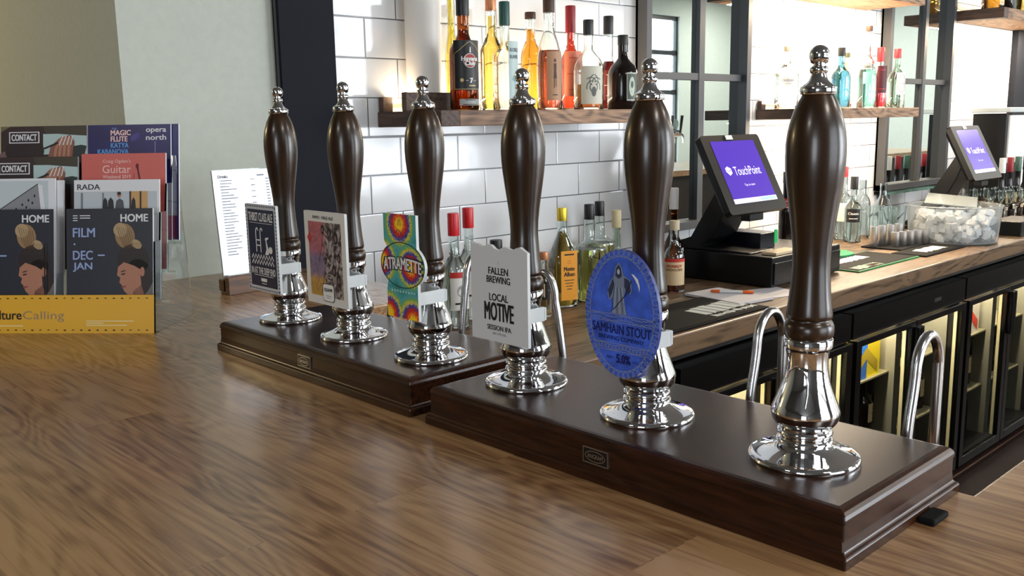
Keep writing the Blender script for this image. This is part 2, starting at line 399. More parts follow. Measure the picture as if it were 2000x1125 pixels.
def plinth(y0, y1, label, badge_y):
    x0, x1 = .620, .832; cy = (y0+y1)/2; cx = (x0+x1)/2
    t = thing('pump_plinth', label, 'plinth', (cx, cy, BZ), group=None)
    hx, hy = (x1-x0)/2, (y1-y0)/2; H = PZ-BZ
    rings = [(0, 0), (0, .008), (.0008, .0098), (.0030, .0105), (.0042, .0125), (.0050, .020), (.0050, .0335), (.0042, .0345), (.0042, .0372), (.0052, .0400), (.0075, .0422), (.0105, .0434), (.0140, H)]
    vs = []; fs = []
    for o, z in rings:
        vs += [(-hx+o, -hy+o, z), (hx-o, -hy+o, z), (hx-o, hy-o, z), (-hx+o, hy-o, z)]
    n = len(rings)
    for j in range(n-1):
        for i in range(4): fs.append((4*j+i, 4*j+(i+1) % 4, 4*j+4+(i+1) % 4, 4*j+4+i))
    fs += [(3, 2, 1, 0), tuple(4*n-4+i for i in range(4))]
    b = MB(); b.add(vs, fs, PLINTH); b.build('plinth_body', t, bevel=.0012)
    A = Art(); SIL = mat('silver_badge', (205, 205, 205), .3, 1); DK = mat('badge_black', (20, 20, 22), .4)
    A.rect(-.0155, -.0078, .0155, .0078, SIL, 1); A.rect(-.0145, -.0068, .0145, .0068, DK, 2)
    A.ring(0, 0, .0125, .0055, .0008, SIL, 3); A.text('ANGRAM', 0, 0, .0042, SIL, w=.019, lay=3, bold=.02)
    b = MB(); b.box((-hx+.0035, badge_y-cy-.0155, .0165), (-hx+.0058, badge_y-cy+.0155, .0325), SIL)
    b.art(A, flat((-hx+.0035, badge_y-cy, .0245), (0, -1, 0), (0, 0, 1), (-1, 0, 0), .0002))
    b.noflip = True
    b.build('badge', t, label='small silver-edged black name badge')
    if y0 < .5:
        b = MB(); b.box((.742-cx, y0-cy-.015, 0), (.772-cx, y0-cy-.0005, .006), BLKMAT); b.build('clamp_foot', t, bevel=.002, label='small black rubber foot')
plinth(.834, 1.318, 'dark stained wooden plinth of the three hand pumps nearer the wall', 1.070)
plinth(.301, .806, 'dark stained wooden plinth of the three hand pumps nearest the viewer', .552)

PX = .7083
PY = [1.24636, 1.07443, .90250, .73056, .55863, .38670]
def make_pump(label):
    t = thing('hand_pump', label, 'beer pump', (PX, PY[0], PZ), group='row of beer hand pumps')
    mm = lambda P: [(r/1000, z/1000) for r, z in P]
    b = MB(); b.lathe(mm([(0, 0), (46.5, 0), (47.2, 1.5), (47.2, 3.2), (46, 5), (43.5, 6), (42, 6.3), (38, 7.2), (32, 9), (27, 11.2), (23.5, 13.5), (22, 15.5), (0, 15.5)]), CHROME, 64)
    b.build('base_flange', t)
    b = MB(); b.lathe(mm([(20, 15), (22.5, 15), (24, 16.5), (24.2, 18), (22.8, 19.8), (20.6, 20.8), (20.6, 21.8), (22.8, 23), (23.6, 25), (22.6, 27), (21.6, 28), (22.5, 30), (25.5, 33), (27.6, 36.5), (28.2, 40), (28.6, 41), (28.9, 43), (28.2, 46), (26.6, 50), (24.2, 56), (21.6, 63), (19.3, 70), (17.8, 77), (17.0, 84), (17.2, 90), (18.0, 96), (18.8, 99), (20.2, 99.6), (20.4, 101), (20.4, 106.5), (19.6, 107.5), (12, 107.5)]), CHROME, 64)
    o = b.build('pump_body', t)
    # arched front slot of the chrome body
    b = MB(); pts = []
    for sgn in (-1, 1):
        a = [( -.0230+.0*k, sgn*.0125, .046+.0) for k in range(1)]
    arch = [(-.0262, .0118, .052), (-.0226, .0112, .062), (-.0196, .0098, .072), (-.0182, .0072, .080), (-.0178, .0, .0845), (-.0182, -.0072, .080), (-.0196, -.0098, .072), (-.0226, -.0112, .062), (-.0262, -.0118, .052)]
    def onsurf(p):
        z = p[2]*1000; prof = [(28.9, 43), (28.2, 46), (26.6, 50), (24.2, 56), (21.6, 63), (19.3, 70), (17.8, 77), (17.0, 84), (17.2, 90)]
        for (r0, z0), (r1, z1) in zip(prof, prof[1:]):
            if z0 <= z <= z1: r = (r0+(r1-r0)*(z-z0)/(z1-z0))/1000; break
        return (-math.sqrt(max(r*r-p[1]**2, 0)), p[1], p[2])
    b.tube([onsurf(p) for p in arch], .0010, CHROME, 8); b.build('slot_trim', t)
    b = MB(); b.lathe(mm([(0, 107.5), (19, 107.5), (20.3, 110), (20.9, 114), (20.6, 118), (19.0, 121.5), (17.6, 122.6), (17.6, 124), (18.9, 125), (19.0, 128), (18.2, 134), (17.1, 143), (16.2, 154), (15.5, 165), (15.3, 173), (15.7, 184), (17.1, 197), (18.9, 210), (20.8, 223), (22.6, 236), (23.8, 248), (24.3, 259), (24.1, 269), (23.0, 279), (21.0, 288), (18.3, 296.5), (15.4, 303), (13.2, 307), (12.2, 309), (0, 309)]), HANDLE, 56)
    b.build('handle', t)
    b = MB(); b.lathe(mm([(0, 308.6), (13.9, 308.6), (14.4, 309.4), (14.4, 314), (13.6, 315.3), (12.4, 315.8), (10, 317.4), (7.6, 320), (6.4, 323), (5.6, 325), (7.0, 326), (7.5, 328), (7.0, 330), (4.6, 331.6), (4.6, 332.6), (6.6, 333.5), (7.7, 336.5), (8.1, 339.5), (7.6, 342.6), (5.9, 345.4), (3.2, 347.2), (0, 347.8)]), CHROME, 40)
    b.build('finial', t)
    return t
PUMP_LABELS = ['hand pump farthest left, behind the navy swimmer clip', 'hand pump second from the wall, behind the pink and grey clip',
               'hand pump behind the tie-dye patterned clip', 'hand pump behind the plain white clip',
               'hand pump behind the blue oval clip', 'largest, nearest hand pump, with no clip on it']
pump0 = make_pump(PUMP_LABELS[0])
for i in range(1, 6): dup(pump0, (PX, PY[i], PZ), label=PUMP_LABELS[i])

# ---- swan necks behind the plinths
def swan(y, lab, x0=.839, x1=.902, top=.085, down=-.05, rz=0):
    t = thing('swan_neck_pipe', lab, 'pipe', (x0, y, PZ), rz, 'steel swan neck pipes behind the pumps')
    W = x1-x0; P = [(0, 0, -.084), (0, 0, -.05), (0, 0, -.02), (.0025, 0, .006), (.0080, 0, top-.054), (.0108, 0, top-.038)]
    r = (W-.011)/2
    for k in range(1, 12):
        a = math.pi-math.pi*k/12; P.append((.011+r+r*math.cos(a), 0, top-.036+math.sin(a)*.036))
    P += [(W, 0, top-.036), (W, 0, .0), (W, 0, down)]
    V = [Vector(p) for p in P]; Q = []
    for i in range(len(V)-1):
        p0, p1, p2, p3 = V[max(i-1, 0)], V[i], V[i+1], V[min(i+2, len(V)-1)]
        for j in range(4):
            u = j/4; Q.append(.5*((2*p1)+(p2-p0)*u+(2*p0-5*p1+4*p2-p3)*u*u+(3*p1-p0-3*p2+p3)*u**3))
    Q.append(V[-1]); b = MB(); b.tube(Q, .0050, STEEL, 20); b.build('pipe', t)
    b = MB(); b.lathe([(.0050, down-.012), (.0064, down-.012), (.0064, down+.002), (.0054, down+.004), (.0050, down+.004)], STEEL, 16, (W, 0), closed=True)
    b.build('nozzle', t)
    # bracket that fixes the pipe to the bar's inner edge
    b = MB(); b.box((-.0072, -.012, -.075), (-.0040, .012, -.052), STEEL); b.build('fixing_plate', t)
swan(.354, 'steel swan neck pipe at the near end of the bar, right of the largest pump')
swan(.523, 'steel swan neck pipe rising left of the largest pump')
swan(.796, 'steel swan neck pipe just right of the white clip pump', rz=R(112), x1=.884, top=.102)
swan(.998, 'steel swan neck pipe just left of the white clip', x1=.895, top=.105)
swan(1.172, 'steel swan neck pipe left of the tie-dye clip', top=.09)

# ---- pump clips
INK = mat('black_ink', (22, 22, 24), .5); NAVY = mat('navy_print', (28, 38, 66), .35); OFFW = mat('off_white_print', (224, 224, 222), .35)
def clip(i, name_lab, outline, zc, art_fn, face_mat, edge_mat, d=.040, wing=True):
    t = thing('pump_clip', name_lab, 'pump clip', (PX-d, PY[i], PZ+zc), 0, None)
    b = MB(); th = .004
    n = len(outline); Nn = []
    vs = [(0, -u, v) for u, v in outline]+[(th, -u, v) for u, v in outline]
    b.add(vs, [tuple(range(n))], face_mat)
    b.add(vs, [tuple(range(2*n-1, n-1, -1))]+[(k, k+n, (k+1) % n+n, (k+1) % n) for k in range(n)], edge_mat)
    A = Art(); art_fn(A); b.art(A, flat((0, 0, 0), (0, -1, 0), (0, 0, 1), (-1, 0, 0), .00018)); b.noflip = True
    b.build('clip_board', t)
    # white plastic clamp round the pump's neck
    z = .082-zc; h = .008; c = MB(); s = .0215
    c.box((th, -s-.004, z-h), (th+.004, s+.004, z+h), WPL)
    for sg in (-1, 1):
        c.box((th+.002, sg*s, z-h), (d+.006, sg*(s+.0035), z+h), WPL)
        c.box((d+.004, sg*(s+.0035), z-h*.9), (d+.0085, sg*(s-.004), z+h*.9), WPL)
    c.build('clamp', t, bevel=.0008, label='white plastic clamp')
def rrect(w, h, r=.003, n=4):
    P = []
    for cx, cy, a0 in ((w/2-r, h/2-r, 0), (-w/2+r, h/2-r, 90), (-w/2+r, -h/2+r, 180), (w/2-r, -h/2+r, 270)):
        for k in range(n+1):
            a = R(a0+90*k/n); P.append((cx+r*math.cos(a), cy+r*math.sin(a)))
    return P
def a_thirst(A):
    W, H = .0445, .0635
    for k in range(17):
        u = -W+.0015+k*(2*W-.003)/16
        for v in (-H+.0013, H-.0013): A.ell(u, v, .0015, .0015, NAVY, 1, 8)
    for k in range(24):
        v = -H+.003+k*(2*H-.006)/23
        for u in (-W+.001, W-.001): A.ell(u, v, .0015, .0015, NAVY, 1, 8)
    A.rect(-.0385, -.0575, .0385, .0575, NAVY, 2)
    A.text('THIRST CLASS ALE', 0, .0465, .0125, OFFW, w=.070, bold=.015, lay=3)
    A.line([(-.033, .0375), (.033, .0375)], .0006, OFFW, 3)
    for u in (-.0165, -.0035):
        A.line([(u, -.006), (u, .024), (u+.001, .028), (u+.004, .030), (u+.006, .0285), (u+.0065, .026)], .0023, OFFW, 3)
    for v in (.004, .012): A.line([(-.0165, v), (-.0035, v)], .002, OFFW, 3)
    A.poly([(.008, -.009), (.013, .000), (.012, .010), (.010, .016), (.019, .018), (.021, .016), (.014, .013), (.017, .004), (.021, -.002), (.019, -.008)], OFFW, 3)
    A.ell(.025, -.001, .0052, .0052, OFFW, 3)
    for v in (-.013, -.021):
        A.line([(-.032+.004*k, v+(.0032 if k % 2 else -.0032)) for k in range(17)], .0024, OFFW, 3)
    A.text('IN AT THE DEEP END', 0, -.034, .0100, OFFW, w=.070, bold=.015, lay=3)
    A.rect(-.028, -.0415, .028, -.0407, OFFW, 3)
    A.rect(-.0085, -.050, .0085, -.045, OFFW, 3); A.rect(-.007, -.0535, .007, -.0525, OFFW, 3)
clip(0, 'navy pump clip with a swimmer and ladder, on the pump nearest the wall', rrect(.091, .130, .002), .113, a_thirst, mat('clip_grey_white', (196, 200, 205), .35), WPL)

def feather_mat():
    m = bpy.data.materials.new('feather_print'); m.use_nodes = True; nt = m.node_tree; N = nt.nodes; L = nt.links
    b = N['Principled BSDF']; b.inputs['Roughness'].default_value = .4; tc = N.new('ShaderNodeTexCoord')
    n = N.new('ShaderNodeTexNoise'); n.inputs['Scale'].default_value = 60; n.inputs['Detail'].default_value = 6; n.inputs['Distortion'].default_value = 2.5
    L.new(tc.outputs['Object'], n.inputs[0]); r = N.new('ShaderNodeValToRGB'); e = r.color_ramp.elements
    e[0].position = .40; e[0].color = lin((40, 30, 36)); e[1].position = .6; e[1].color = lin((172, 160, 158)); L.new(n.outputs[0], r.inputs[0])
    sp = N.new('ShaderNodeSeparateXYZ'); L.new(tc.outputs['Object'], sp.inputs[0])
    # left strip coloured pink, mauve, amber from top to bottom
    r2 = N.new('ShaderNodeValToRGB'); e = r2.color_ramp.elements; e[0].position = 0; e[0].color = lin((226, 178, 84)); e[1].position = 1; e[1].color = lin((216, 118, 124))
    for p, c in ((.22, (222, 172, 96)), (.30, (164, 142, 168)), (.52, (150, 130, 168)), (.62, (204, 122, 138))):
        q = r2.color_ramp.elements.new(p); q.color = lin(c)
    mr = N.new('ShaderNodeMapRange'); mr.inputs[1].default_value = -.052; mr.inputs[2].default_value = .05; L.new(sp.outputs['Z'], mr.inputs[0]); L.new(mr.outputs[0], r2.inputs[0])
    mx = N.new('ShaderNodeMix'); mx.data_type = 'RGBA'; mx.blend_type = 'MULTIPLY'; mx.inputs[0].default_value = .55
    L.new(r2.outputs[0], mx.inputs[6]); L.new(r.outputs[0], mx.inputs[7])
    m2 = N.new('ShaderNodeMapRange'); m2.inputs[1].default_value = -.004; m2.inputs[2].default_value = .008
    ad = N.new('ShaderNodeMath'); ad.operation = 'MULTIPLY_ADD'; ad.inputs[1].default_value = .03; L.new(n.outputs[0], ad.inputs[0]); L.new(sp.outputs['Y'], ad.inputs[2])
    sb = N.new('ShaderNodeMath'); sb.operation = 'SUBTRACT'; sb.inputs[1].default_value = .015; L.new(ad.outputs[0], sb.inputs[0]); L.new(sb.outputs[0], m2.inputs[0])
    mm = N.new('ShaderNodeMix'); mm.data_type = 'RGBA'; L.new(m2.outputs[0], mm.inputs[0]); L.new(r.outputs[0], mm.inputs[6]); L.new(mx.outputs[2], mm.inputs[7])
    L.new(mm.outputs[2], b.inputs['Base Color']); return m
def a_pavo(A):
    A.rect(-.040, -.052, .040, .0495, feather_mat(), 1)
    for u, v, a in ((-.004, .040, .004), (.012, .036, .0045), (.027, .030, .0055), (.033, .004, .004), (.020, -.014, .005), (-.001, -.002, .003), (.030, -.026, .0045)):
        A.ell(u, v, a, a*1.6, mat('feather_dark', (34, 26, 32), .4), 2, 18); A.ell(u, v-.001, a*.5, a*.8, mat('feather_mid', (116, 92, 100), .4), 3, 14)
        A.line([(u, v-a), (u-.003, v-.020), (u-.012, v-.045 if v > -.005 else v-.020)], .0008, INK, 2)
    A.poly([(-.0375, .034), (-.0435, .027), (-.0375, .018), (-.0330, .027)], mat('red_diamond', (190, 44, 52), .4), 3)
    A.text('PAVO · PALE ALE', -.002, .0555, .0042, INK, w=.050, bold=.02, lay=2)
    A.items.append(([(p[0]+.004, p[1]-.046) for p in rrect(.0285, .025, .005)], [tuple(range(20))], INK, 3))
    A.items.append(([(p[0]+.004, p[1]-.046) for p in rrect(.0265, .023, .0045)], [tuple(range(20))], OFFW, 4))
    A.text('SQUAWK', .004, -.0425, .0055, INK, w=.021, bold=.02, lay=5); A.rect(-.003, -.0505, .011, -.0500, INK, 5); A.rect(-.001, -.053, .009, -.0525, INK, 5)
clip(1, 'white-bordered pump clip with pink and grey feather print, on the second pump', rrect(.1, .127, .002), .1135, a_pavo, mat('clip_cream', (214, 212, 206), .4), WPL)

def tiedye():
    m = bpy.data.materials.new('tie_dye_print'); m.use_nodes = True; nt = m.node_tree; N = nt.nodes; L = nt.links
    b = N['Principled BSDF']; b.inputs['Roughness'].default_value = .35; tc = N.new('ShaderNodeTexCoord')
    nz = N.new('ShaderNodeTexNoise'); nz.inputs['Scale'].default_value = 420; nz.inputs['Detail'].default_value = 3; L.new(tc.outputs['Object'], nz.inputs[0])
    cur = None
    for u, v, s in ((-.004, .052, .95), (-.040, .006, .95), (.016, .000, 1.0), (-.030, -.060, .95), (.018, -.066, .9), (.055, -.02, 1.1)):
        d = N.new('ShaderNodeVectorMath'); d.operation = 'DISTANCE'; d.inputs[1].default_value = (0, -u, v); L.new(tc.outputs['Object'], d.inputs[0])
        k = N.new('ShaderNodeMath'); k.operation = 'MULTIPLY'; k.inputs[1].default_value = s*23; L.new(d.outputs['Value'], k.inputs[0])
        if cur is None: cur = k.outputs[0]
        else:
            q = N.new('ShaderNodeMath'); q.operation = 'MINIMUM'; L.new(cur, q.inputs[0]); L.new(k.outputs[0], q.inputs[1]); cur = q.outputs[0]
    ad = N.new('ShaderNodeMath'); ad.operation = 'MULTIPLY_ADD'; ad.inputs[1].default_value = .34; L.new(nz.outputs[0], ad.inputs[0]); L.new(cur, ad.inputs[2])
    r = N.new('ShaderNodeValToRGB'); r.color_ramp.interpolation = 'LINEAR'; e = r.color_ramp.elements
    e[0].position = .30; e[0].color = lin((250, 206, 30)); e[1].position = 1; e[1].color = lin((44, 128, 120))
    for p, c in ((.37, (238, 120, 30)), (.43, (206, 38, 34)), (.50, (186, 30, 40)), (.55, (70, 40, 120)), (.61, (40, 90, 176)), (.67, (226, 206, 50)), (.74, (110, 170, 80)), (.84, (70, 160, 176)), (.93, (50, 150, 140))):
        q = r.color_ramp.elements.new(p); q.color = lin(c)
    L.new(ad.outputs[0], r.inputs[0]); L.new(r.outputs[0], b.inputs['Base Color']); return m
TD = tiedye()
o3 = [(-.036, .064), (.029, .064), (.029, .026)]
o3 += [(.044*math.cos(t), .002+.029*math.sin(t)) for t in [R(48-96*k/10) for k in range(11)]]
o3 += [(.029, -.030), (.029, -.064), (-.033, -.064), (-.033, -.030)]
o3 += [(.045*math.cos(t), .002+.029*math.sin(t)) for t in [R(228-96*k/10) for k in range(11)]]
o3 += [(-.036, .030)]
def a_tie(A):
    BL = mat('dye_outline', (20, 26, 60), .4)
    A.ring(0, .002, .0435, .0285, .0012, BL, 1)
    A.text('ATRAMETTE', 0, .001, .0165, BL, w=.079, bold=.06, lay=2, arch=.003); A.text('ATRAMETTE', 0, .001, .0145, OFFW, w=.075, bold=.02, lay=3, arch=.003)
    A.line([(-.012+.002*k, .041+.004*math.sin(k*.52)) for k in range(13)], .0008, BL, 1)
    A.line([(-.006, .050), (-.005, .057), (-.002, .058), (-.001, .050)], .001, BL, 1)
    for k in range(9): A.rect(-.024+.0056*k, -.0325+.0004*(k % 3), -.0205+.0056*k, -.0290, mat('dye_pale', (150, 200, 190), .4), 2)
clip(2, 'tie-dye patterned pump clip in rainbow rings, on the third pump', o3, .120, a_tie, TD, WPL)

o4 = [(-.045, -.050), (.045, -.050), (.045, .052)]
for k in range(15):
    u = .045-(k+1)*.09/16; o4.append((u, .0545+.0022*math.sin(k*1.5)+.0012*math.sin(k*.7)))
o4.append((-.045, .058))
def a_fallen(A):
    A.text('FALLEN', 0, .0285, .0075, INK, w=.031, bold=.02); A.text('BREWING', 0, .0190, .0075, INK, w=.037, bold=.02)
    A.text('LOCAL', 0, -.0005, .0080, INK, w=.030, bold=.02); A.text('MOTIVE', 0, -.0165, .0200, INK, w=.046, bold=.02)
    A.text('SESSION IPA', 0, -.0345, .0055, INK, w=.038, bold=.02); A.text('ABV 3.9% VOL', 0, -.0410, .0026, mat('grey_ink', (120, 120, 124), .5), w=.022)
    A.poly([(-.0015, .036), (.0015, .036), (0, .041)], mat('pale_grey_ink', (190, 192, 194), .5))
clip(3, 'plain white pump clip with black lettering, on the fourth pump', o4, .104, a_fallen, mat('clip_white', (206, 209, 212), .35), WPL)

def bluem():
    return mat('mottled_blue_print', (62, 96, 205), .35, noise=.35, nscale=55)
o5 = [(.0455*math.cos(2*math.pi*k/48), .0625*math.sin(2*math.pi*k/48)) for k in range(48)]
def a_sam(A):
    GR = mat('knot_grey', (128, 138, 172), .4); DB = mat('deep_blue_ink', (18, 28, 92), .4)
    B2 = bluem()
    A.ring(0, 0, .0452, .0622, .0007, GR, 1, 60); A.ring(0, 0, .0392, .0560, .0007, GR, 1, 60)
    for k in range(44):
        t = 2*math.pi*k/44; A.ring(.0422*math.cos(t), .0590*math.sin(t), .0031, .0031, .0007, GR, 1, 12)
    for v0, wd in ((-.0045, .0385), (-.0330, .030)):
        for k in range(15):
            u = -wd+2*wd*k/14; A.ring(u, v0+.001*math.sin(k), .0032, .0026, .0007, GR, 1, 12)
        A.line([(-wd-.002, v0+.0036), (wd+.002, v0+.0036)], .0006, GR); A.line([(-wd-.002, v0-.0036), (wd+.002, v0-.0036)], .0006, GR)
    A.text('SAMHAIN STOUT', 0, -.0150, .0092, DB, w=.072, bold=.012); A.text('BREWING COMPANY', 0, -.0240, .0042, DB, w=.056, bold=.01)
    A.text('5.0%', .003, -.0435, .0085, DB, w=.017, bold=.03); A.text('ABV', -.014, -.0435, .0032, DB); A.text('VOL', .018, -.0445, .0028, DB)
    # hooded robed figure with a scythe
    RB = mat('robe_grey', (120, 132, 156), .5); RD = mat('robe_dark', (44, 54, 84), .5); PL = mat('robe_pale', (176, 184, 196), .5)
    A.poly([(-.007, .045), (-.009, .036), (-.014, .030), (-.017, .018), (-.014, .012), (-.010, .016), (-.009, .004), (-.014, -.000), (.007, -.000), (.003, .010), (.004, .020), (.006, .026), (.011, .020), (.013, .024), (.012, .034), (.007, .036), (.003, .038), (.001, .045), (-.003, .050)], RB, 2)
    A.poly([(-.006, .044), (-.007, .037), (-.003, .034), (.001, .037), (.000, .044), (-.003, .048)], RD, 3); A.ell(-.003, .041, .0017, .0027, PL, 4, 12)
    A.poly([(-.010, .034), (-.016, .022), (-.014, .014), (-.011, .020), (-.008, .028)], RD, 3); A.poly([(.004, .036), (.010, .034), (.012, .024), (.009, .020), (.004, .027)], RD, 3)
    for k in range(6): A.line([(-.008+.0018*k, .026), (-.012+.0036*k, .0005)], .0006, PL if k % 2 else RD, 3)
    A.line([(.0125, .034), (.006, .020), (-.009, .004)], .0009, INK, 4)
    A.poly([(.0125, .0405), (.0155, .0400), (.0205, .036), (.0225, .030), (.0225, .024), (.0200, .031), (.0165, .036)], mat('blade_white', (226, 230, 236), .4), 3)
clip(4, 'blue oval pump clip with a robed figure, on the fifth pump', o5, .109, a_sam, bluem(), mat('clip_blue_edge', (60, 72, 140), .4))

# ================================================================== shelves
def shelf(x0, x1, zb, zt, label, box=None, deep=.261, end_dark=.06):
    """floating shelf of reclaimed timber: front plank, dark end, backing, underside board"""
    cx = (x0+x1)/2; yf = WY-deep; t = thing('bottle_shelf', label, 'shelf', (cx, WY, zb)); h = zt-zb; L = (x1-x0)/2
    b = MB(); b.box((-L+end_dark, -deep, 0), (L, -deep+.028, h), RECL); b.build('front_plank', t, bevel=.002)
    b = MB(); b.box((-L, -deep, 0), (-L+end_dark, -.001, h), RECLD); b.build('end_board', t, bevel=.002)
    b = MB(); b.box((-L+end_dark, -deep+.028, .004), (L, -.001, h-.002), RECL); b.build('shelf_board', t)
    return t
SZ = 1.481
shelf(1.437, 2.320, 1.442, SZ, 'rough timber wall shelf behind the middle pumps carrying the rum bottles')
shelf(3.228, 4.105, 1.442, SZ, 'lit timber wall shelf right of the largest pump carrying the gin bottles')
shelf(3.228, 4.105, 1.908, 1.945, 'empty-looking timber shelf cut by the top edge, seen from below')
shelf(5.012, 6.4, 1.915, 1.965, 'timber shelf at the top right corner with a white underside')
def upstand(x0, x1, y0, y1, z0, z1, label, name='end_box'):
    b = MB(); b.box((x0, y0, z0), (x1, y1, z1), RECLD); o = b.build(name, bevel=.002); return tag(o, label, 'box')
upstand(1.442, 1.625, 1.905, 1.925, SZ, SZ+.047, 'dark wooden board standing on edge at the left end of the rum shelf', 'wooden_board')
b = MB(); b.box((1.440, 2.000, SZ), (1.470, 2.020, SZ+.038), RECLD); tag(b.build('wooden_batten', bevel=.001), 'short wooden batten at the wall end of the rum shelf', 'batten')
b = MB(); b.box((3.233, 2.000, SZ), (3.262, 2.020, SZ+.033), RECLD); tag(b.build('wooden_batten', bevel=.001), 'short wooden batten at the wall end of the gin shelf', 'batten')
b = MB(); b.lathe([(.012, 0), (.014, .004), (.014, .030), (.012, .034)], mat('candle_wax', (226, 206, 150), .5), 20); tag(b.build('tealight_candle', loc=(1.485, 1.955, SZ)), 'small cream candle in the gap at the left end of the rum shelf', 'candle')
b = MB(); b.lathe([(0, 0), (.045, 0), (.0465, .002), (.0465, .70), (.044, .702), (0, .702)], mat('pale_paper_tube', (226, 220, 212), .5), 40)
tag(b.build('paper_tube', loc=(1.556, 1.974, SZ)), 'tall pale tube standing at the left end of the rum shelf', 'tube')
# LED strips that carry the shelf lights
for (x, y, z, L, p, aim) in STRIPS:
    if aim[2] > 2:
        b = MB(); b.box((x-L/2, WY-.012, SZ if z < 1.7 else 1.966), (x+L/2, WY-.002, (SZ if z < 1.7 else 1.966)+.010), mat('led_strip', (255, 214, 160), .5, emit=3))
        tag(b.build('led_strip'), 'warm light strip along the wall behind the bottles of the '+('rum' if x < 2.5 else 'gin' if x < 5 else 'top right')+' shelf', 'light strip')

# ================================================================== bottles
def tint(name, rgb, rough=.01, ior=1.36): return mat(name, rgb, rough, trans=1, ior=ior)
LQ = dict(rum=tint('dark_rum', (132, 72, 34)), amber=tint('amber_spirit', (236, 158, 50)), gold=tint('gold_spirit', (246, 206, 104)), yellow=tint('yellow_liqueur', (240, 205, 60)),
          red=tint('red_liqueur', (196, 52, 30)), brown=tint('red_brown_spirit', (150, 62, 34)), dred=tint('dark_red_liqueur', (80, 14, 14)), straw=tint('straw_spirit', (232, 222, 150)),
          clear=tint('clear_spirit', (246, 249, 248)), blue=tint('blue_gin', (160, 204, 220)), teal=tint('teal_gin', (150, 214, 204)), pink=tint('bright_red_gin', (214, 30, 44)), tequila=tint('gold_tequila', (196, 158, 60)), pale=tint('pale_straw', (226, 226, 186)))
GT = dict(clear=GLASS, brown=mat('brown_bottle_glass', (186, 134, 84), .02, trans=1, ior=1.45), dark=mat('near_black_bottle_glass', (22, 16, 14), .12), blue=mat('blue_bottle_glass', (176, 212, 226), .02, trans=1, ior=1.45), green=mat('green_bottle_glass', (226, 238, 226), .02, trans=1, ior=1.45))
def shape(kind, r, h, neck=.0135):
    """outline (radius, height) from foot to lip"""
    K = {'round': [(0, 0), (.93, 0), (1, .012), (1, .56), (.97, .62), (.80, .68), (.52, .725), (-1, .78), (-1, 1)],
         'square': [(0, 0), (.95, 0), (1, .01), (1, .60), (.94, .645), (.6, .68), (-1, .73), (-1, 1)],
         'slope': [(0, 0), (.9, 0), (.96, .012), (1, .30), (1, .45), (.93, .56), (.70, .68), (.45, .78), (-1, .85), (-1, 1)],
         'squat': [(0, 0), (.95, 0), (1, .02), (1, .50), (.95, .58), (.78, .66), (.5, .725), (-1, .78), (-1, 1)],
         'long': [(0, 0), (.93, 0), (1, .012), (1, .40), (.95, .47), (.75, .55), (.50, .62), (-1, .70), (-1, 1)],
         'tall': [(0, 0), (.95, 0), (1, .01), (.97, .40), (.86, .50), (.62, .60), (-1, .68), (-1, 1)]}[kind]
    out = []
    for a, z in K: out.append((neck if a < 0 else max(a*r, neck if a > 0 and z > .6 else 0), z*h))
    # round the corners a little by inserting midpoints pulled in
    P = [out[0], out[1]]
    for i in range(2, len(out)):
        (r0, z0), (r1, z1) = out[i-1], out[i]; P.append(((r0+r1)/2, (z0+z1)/2)); P.append(out[i])
    return P
def rad_at(P, z):
    for (r0, z0), (r1, z1) in zip(P, P[1:]):
        if z0 <= z <= z1 and z1 > z0: return r0+(r1-r0)*(z-z0)/(z1-z0)
    return P[-1][0]
def bottle(label, x, y, z, kind, r, h, glass='clear', liquid=None, level=.75, cap=None, labels=(), neck=.0135, sq=0, rz=0, group=None, name='spirit_bottle', cat='bottle', solid=False):
    """cap = (material, height, radius); labels = (z0, z1, half width, material, art function)"""
    t = thing(name, label, cat, (x, y, z), rz, group); body = h-(cap[1]*.85 if cap else 0)
    P = shape(kind, r, body, neck)
    if sq: sqk = sq
    b = MB()
    if solid: b.lathe(P+[(0, P[-1][1])], GT[glass], 32, sq=sq)
    else:
        th = .0022; inn = [(max(a-th, 0), max(q, .006)) for a, q in P if not (a == 0)]
        inn = [(a, q if k else .006) for k, (a, q) in enumerate(inn)]
        inner = [(0, .006)]+inn
        b.lathe(P+list(reversed(inner)), GT[glass], 32, sq=sq)
    b.build('bottle_glass', t)
    if liquid:
        top = body*level; q = MB(); th = .0030
        LP = [(0, .0068)]+[(max(a-th, .001), zz) for a, zz in [(rad_at(P, v), v) for v in [.0068+(top-.0068)*k/14 for k in range(15)]]]+[(0, top)]
        LP[1] = (max(P[1][0]-.006, .004), .0068); q.lathe(LP, LQ[liquid], 32, sq=sq); q.build('liquid', t)
    if cap:
        cm, ch, cr = cap; q = MB(); z0 = h-ch
        q.lathe([(neck+.0004, z0), (cr, z0), (cr*1.02, z0+.002), (cr*1.02, h-.004), (cr*.96, h-.001), (0, h)], cm, 24); q.build('cap', t)
    for k, L in enumerate(labels):
        z0, z1, hw, lm, fn = L; rr = rad_at(P, (z0+z1)/2); q = MB(); A = Art()
        if sq:
            A.grid(-hw, -(z1-z0)/2, hw, (z1-z0)/2, lm, 1, 0)
            if fn: fn(A, hw, (z1-z0)/2)
            s = sq; q.art(A, flat((0, -rr*1.002-.0004, (z0+z1)/2), (1, 0, 0), (0, 0, 1), (0, -1, 0)))
        else:
            hw = min(hw, rr*1.5); A.grid(-hw, -(z1-z0)/2, hw, (z1-z0)/2, lm, 14, 0)
            if fn: fn(A, hw, (z1-z0)/2)
            q.art(A, cyl(rr+.0007, (z0+z1)/2))
        q.noflip = True; q.build('label', t)
    return t
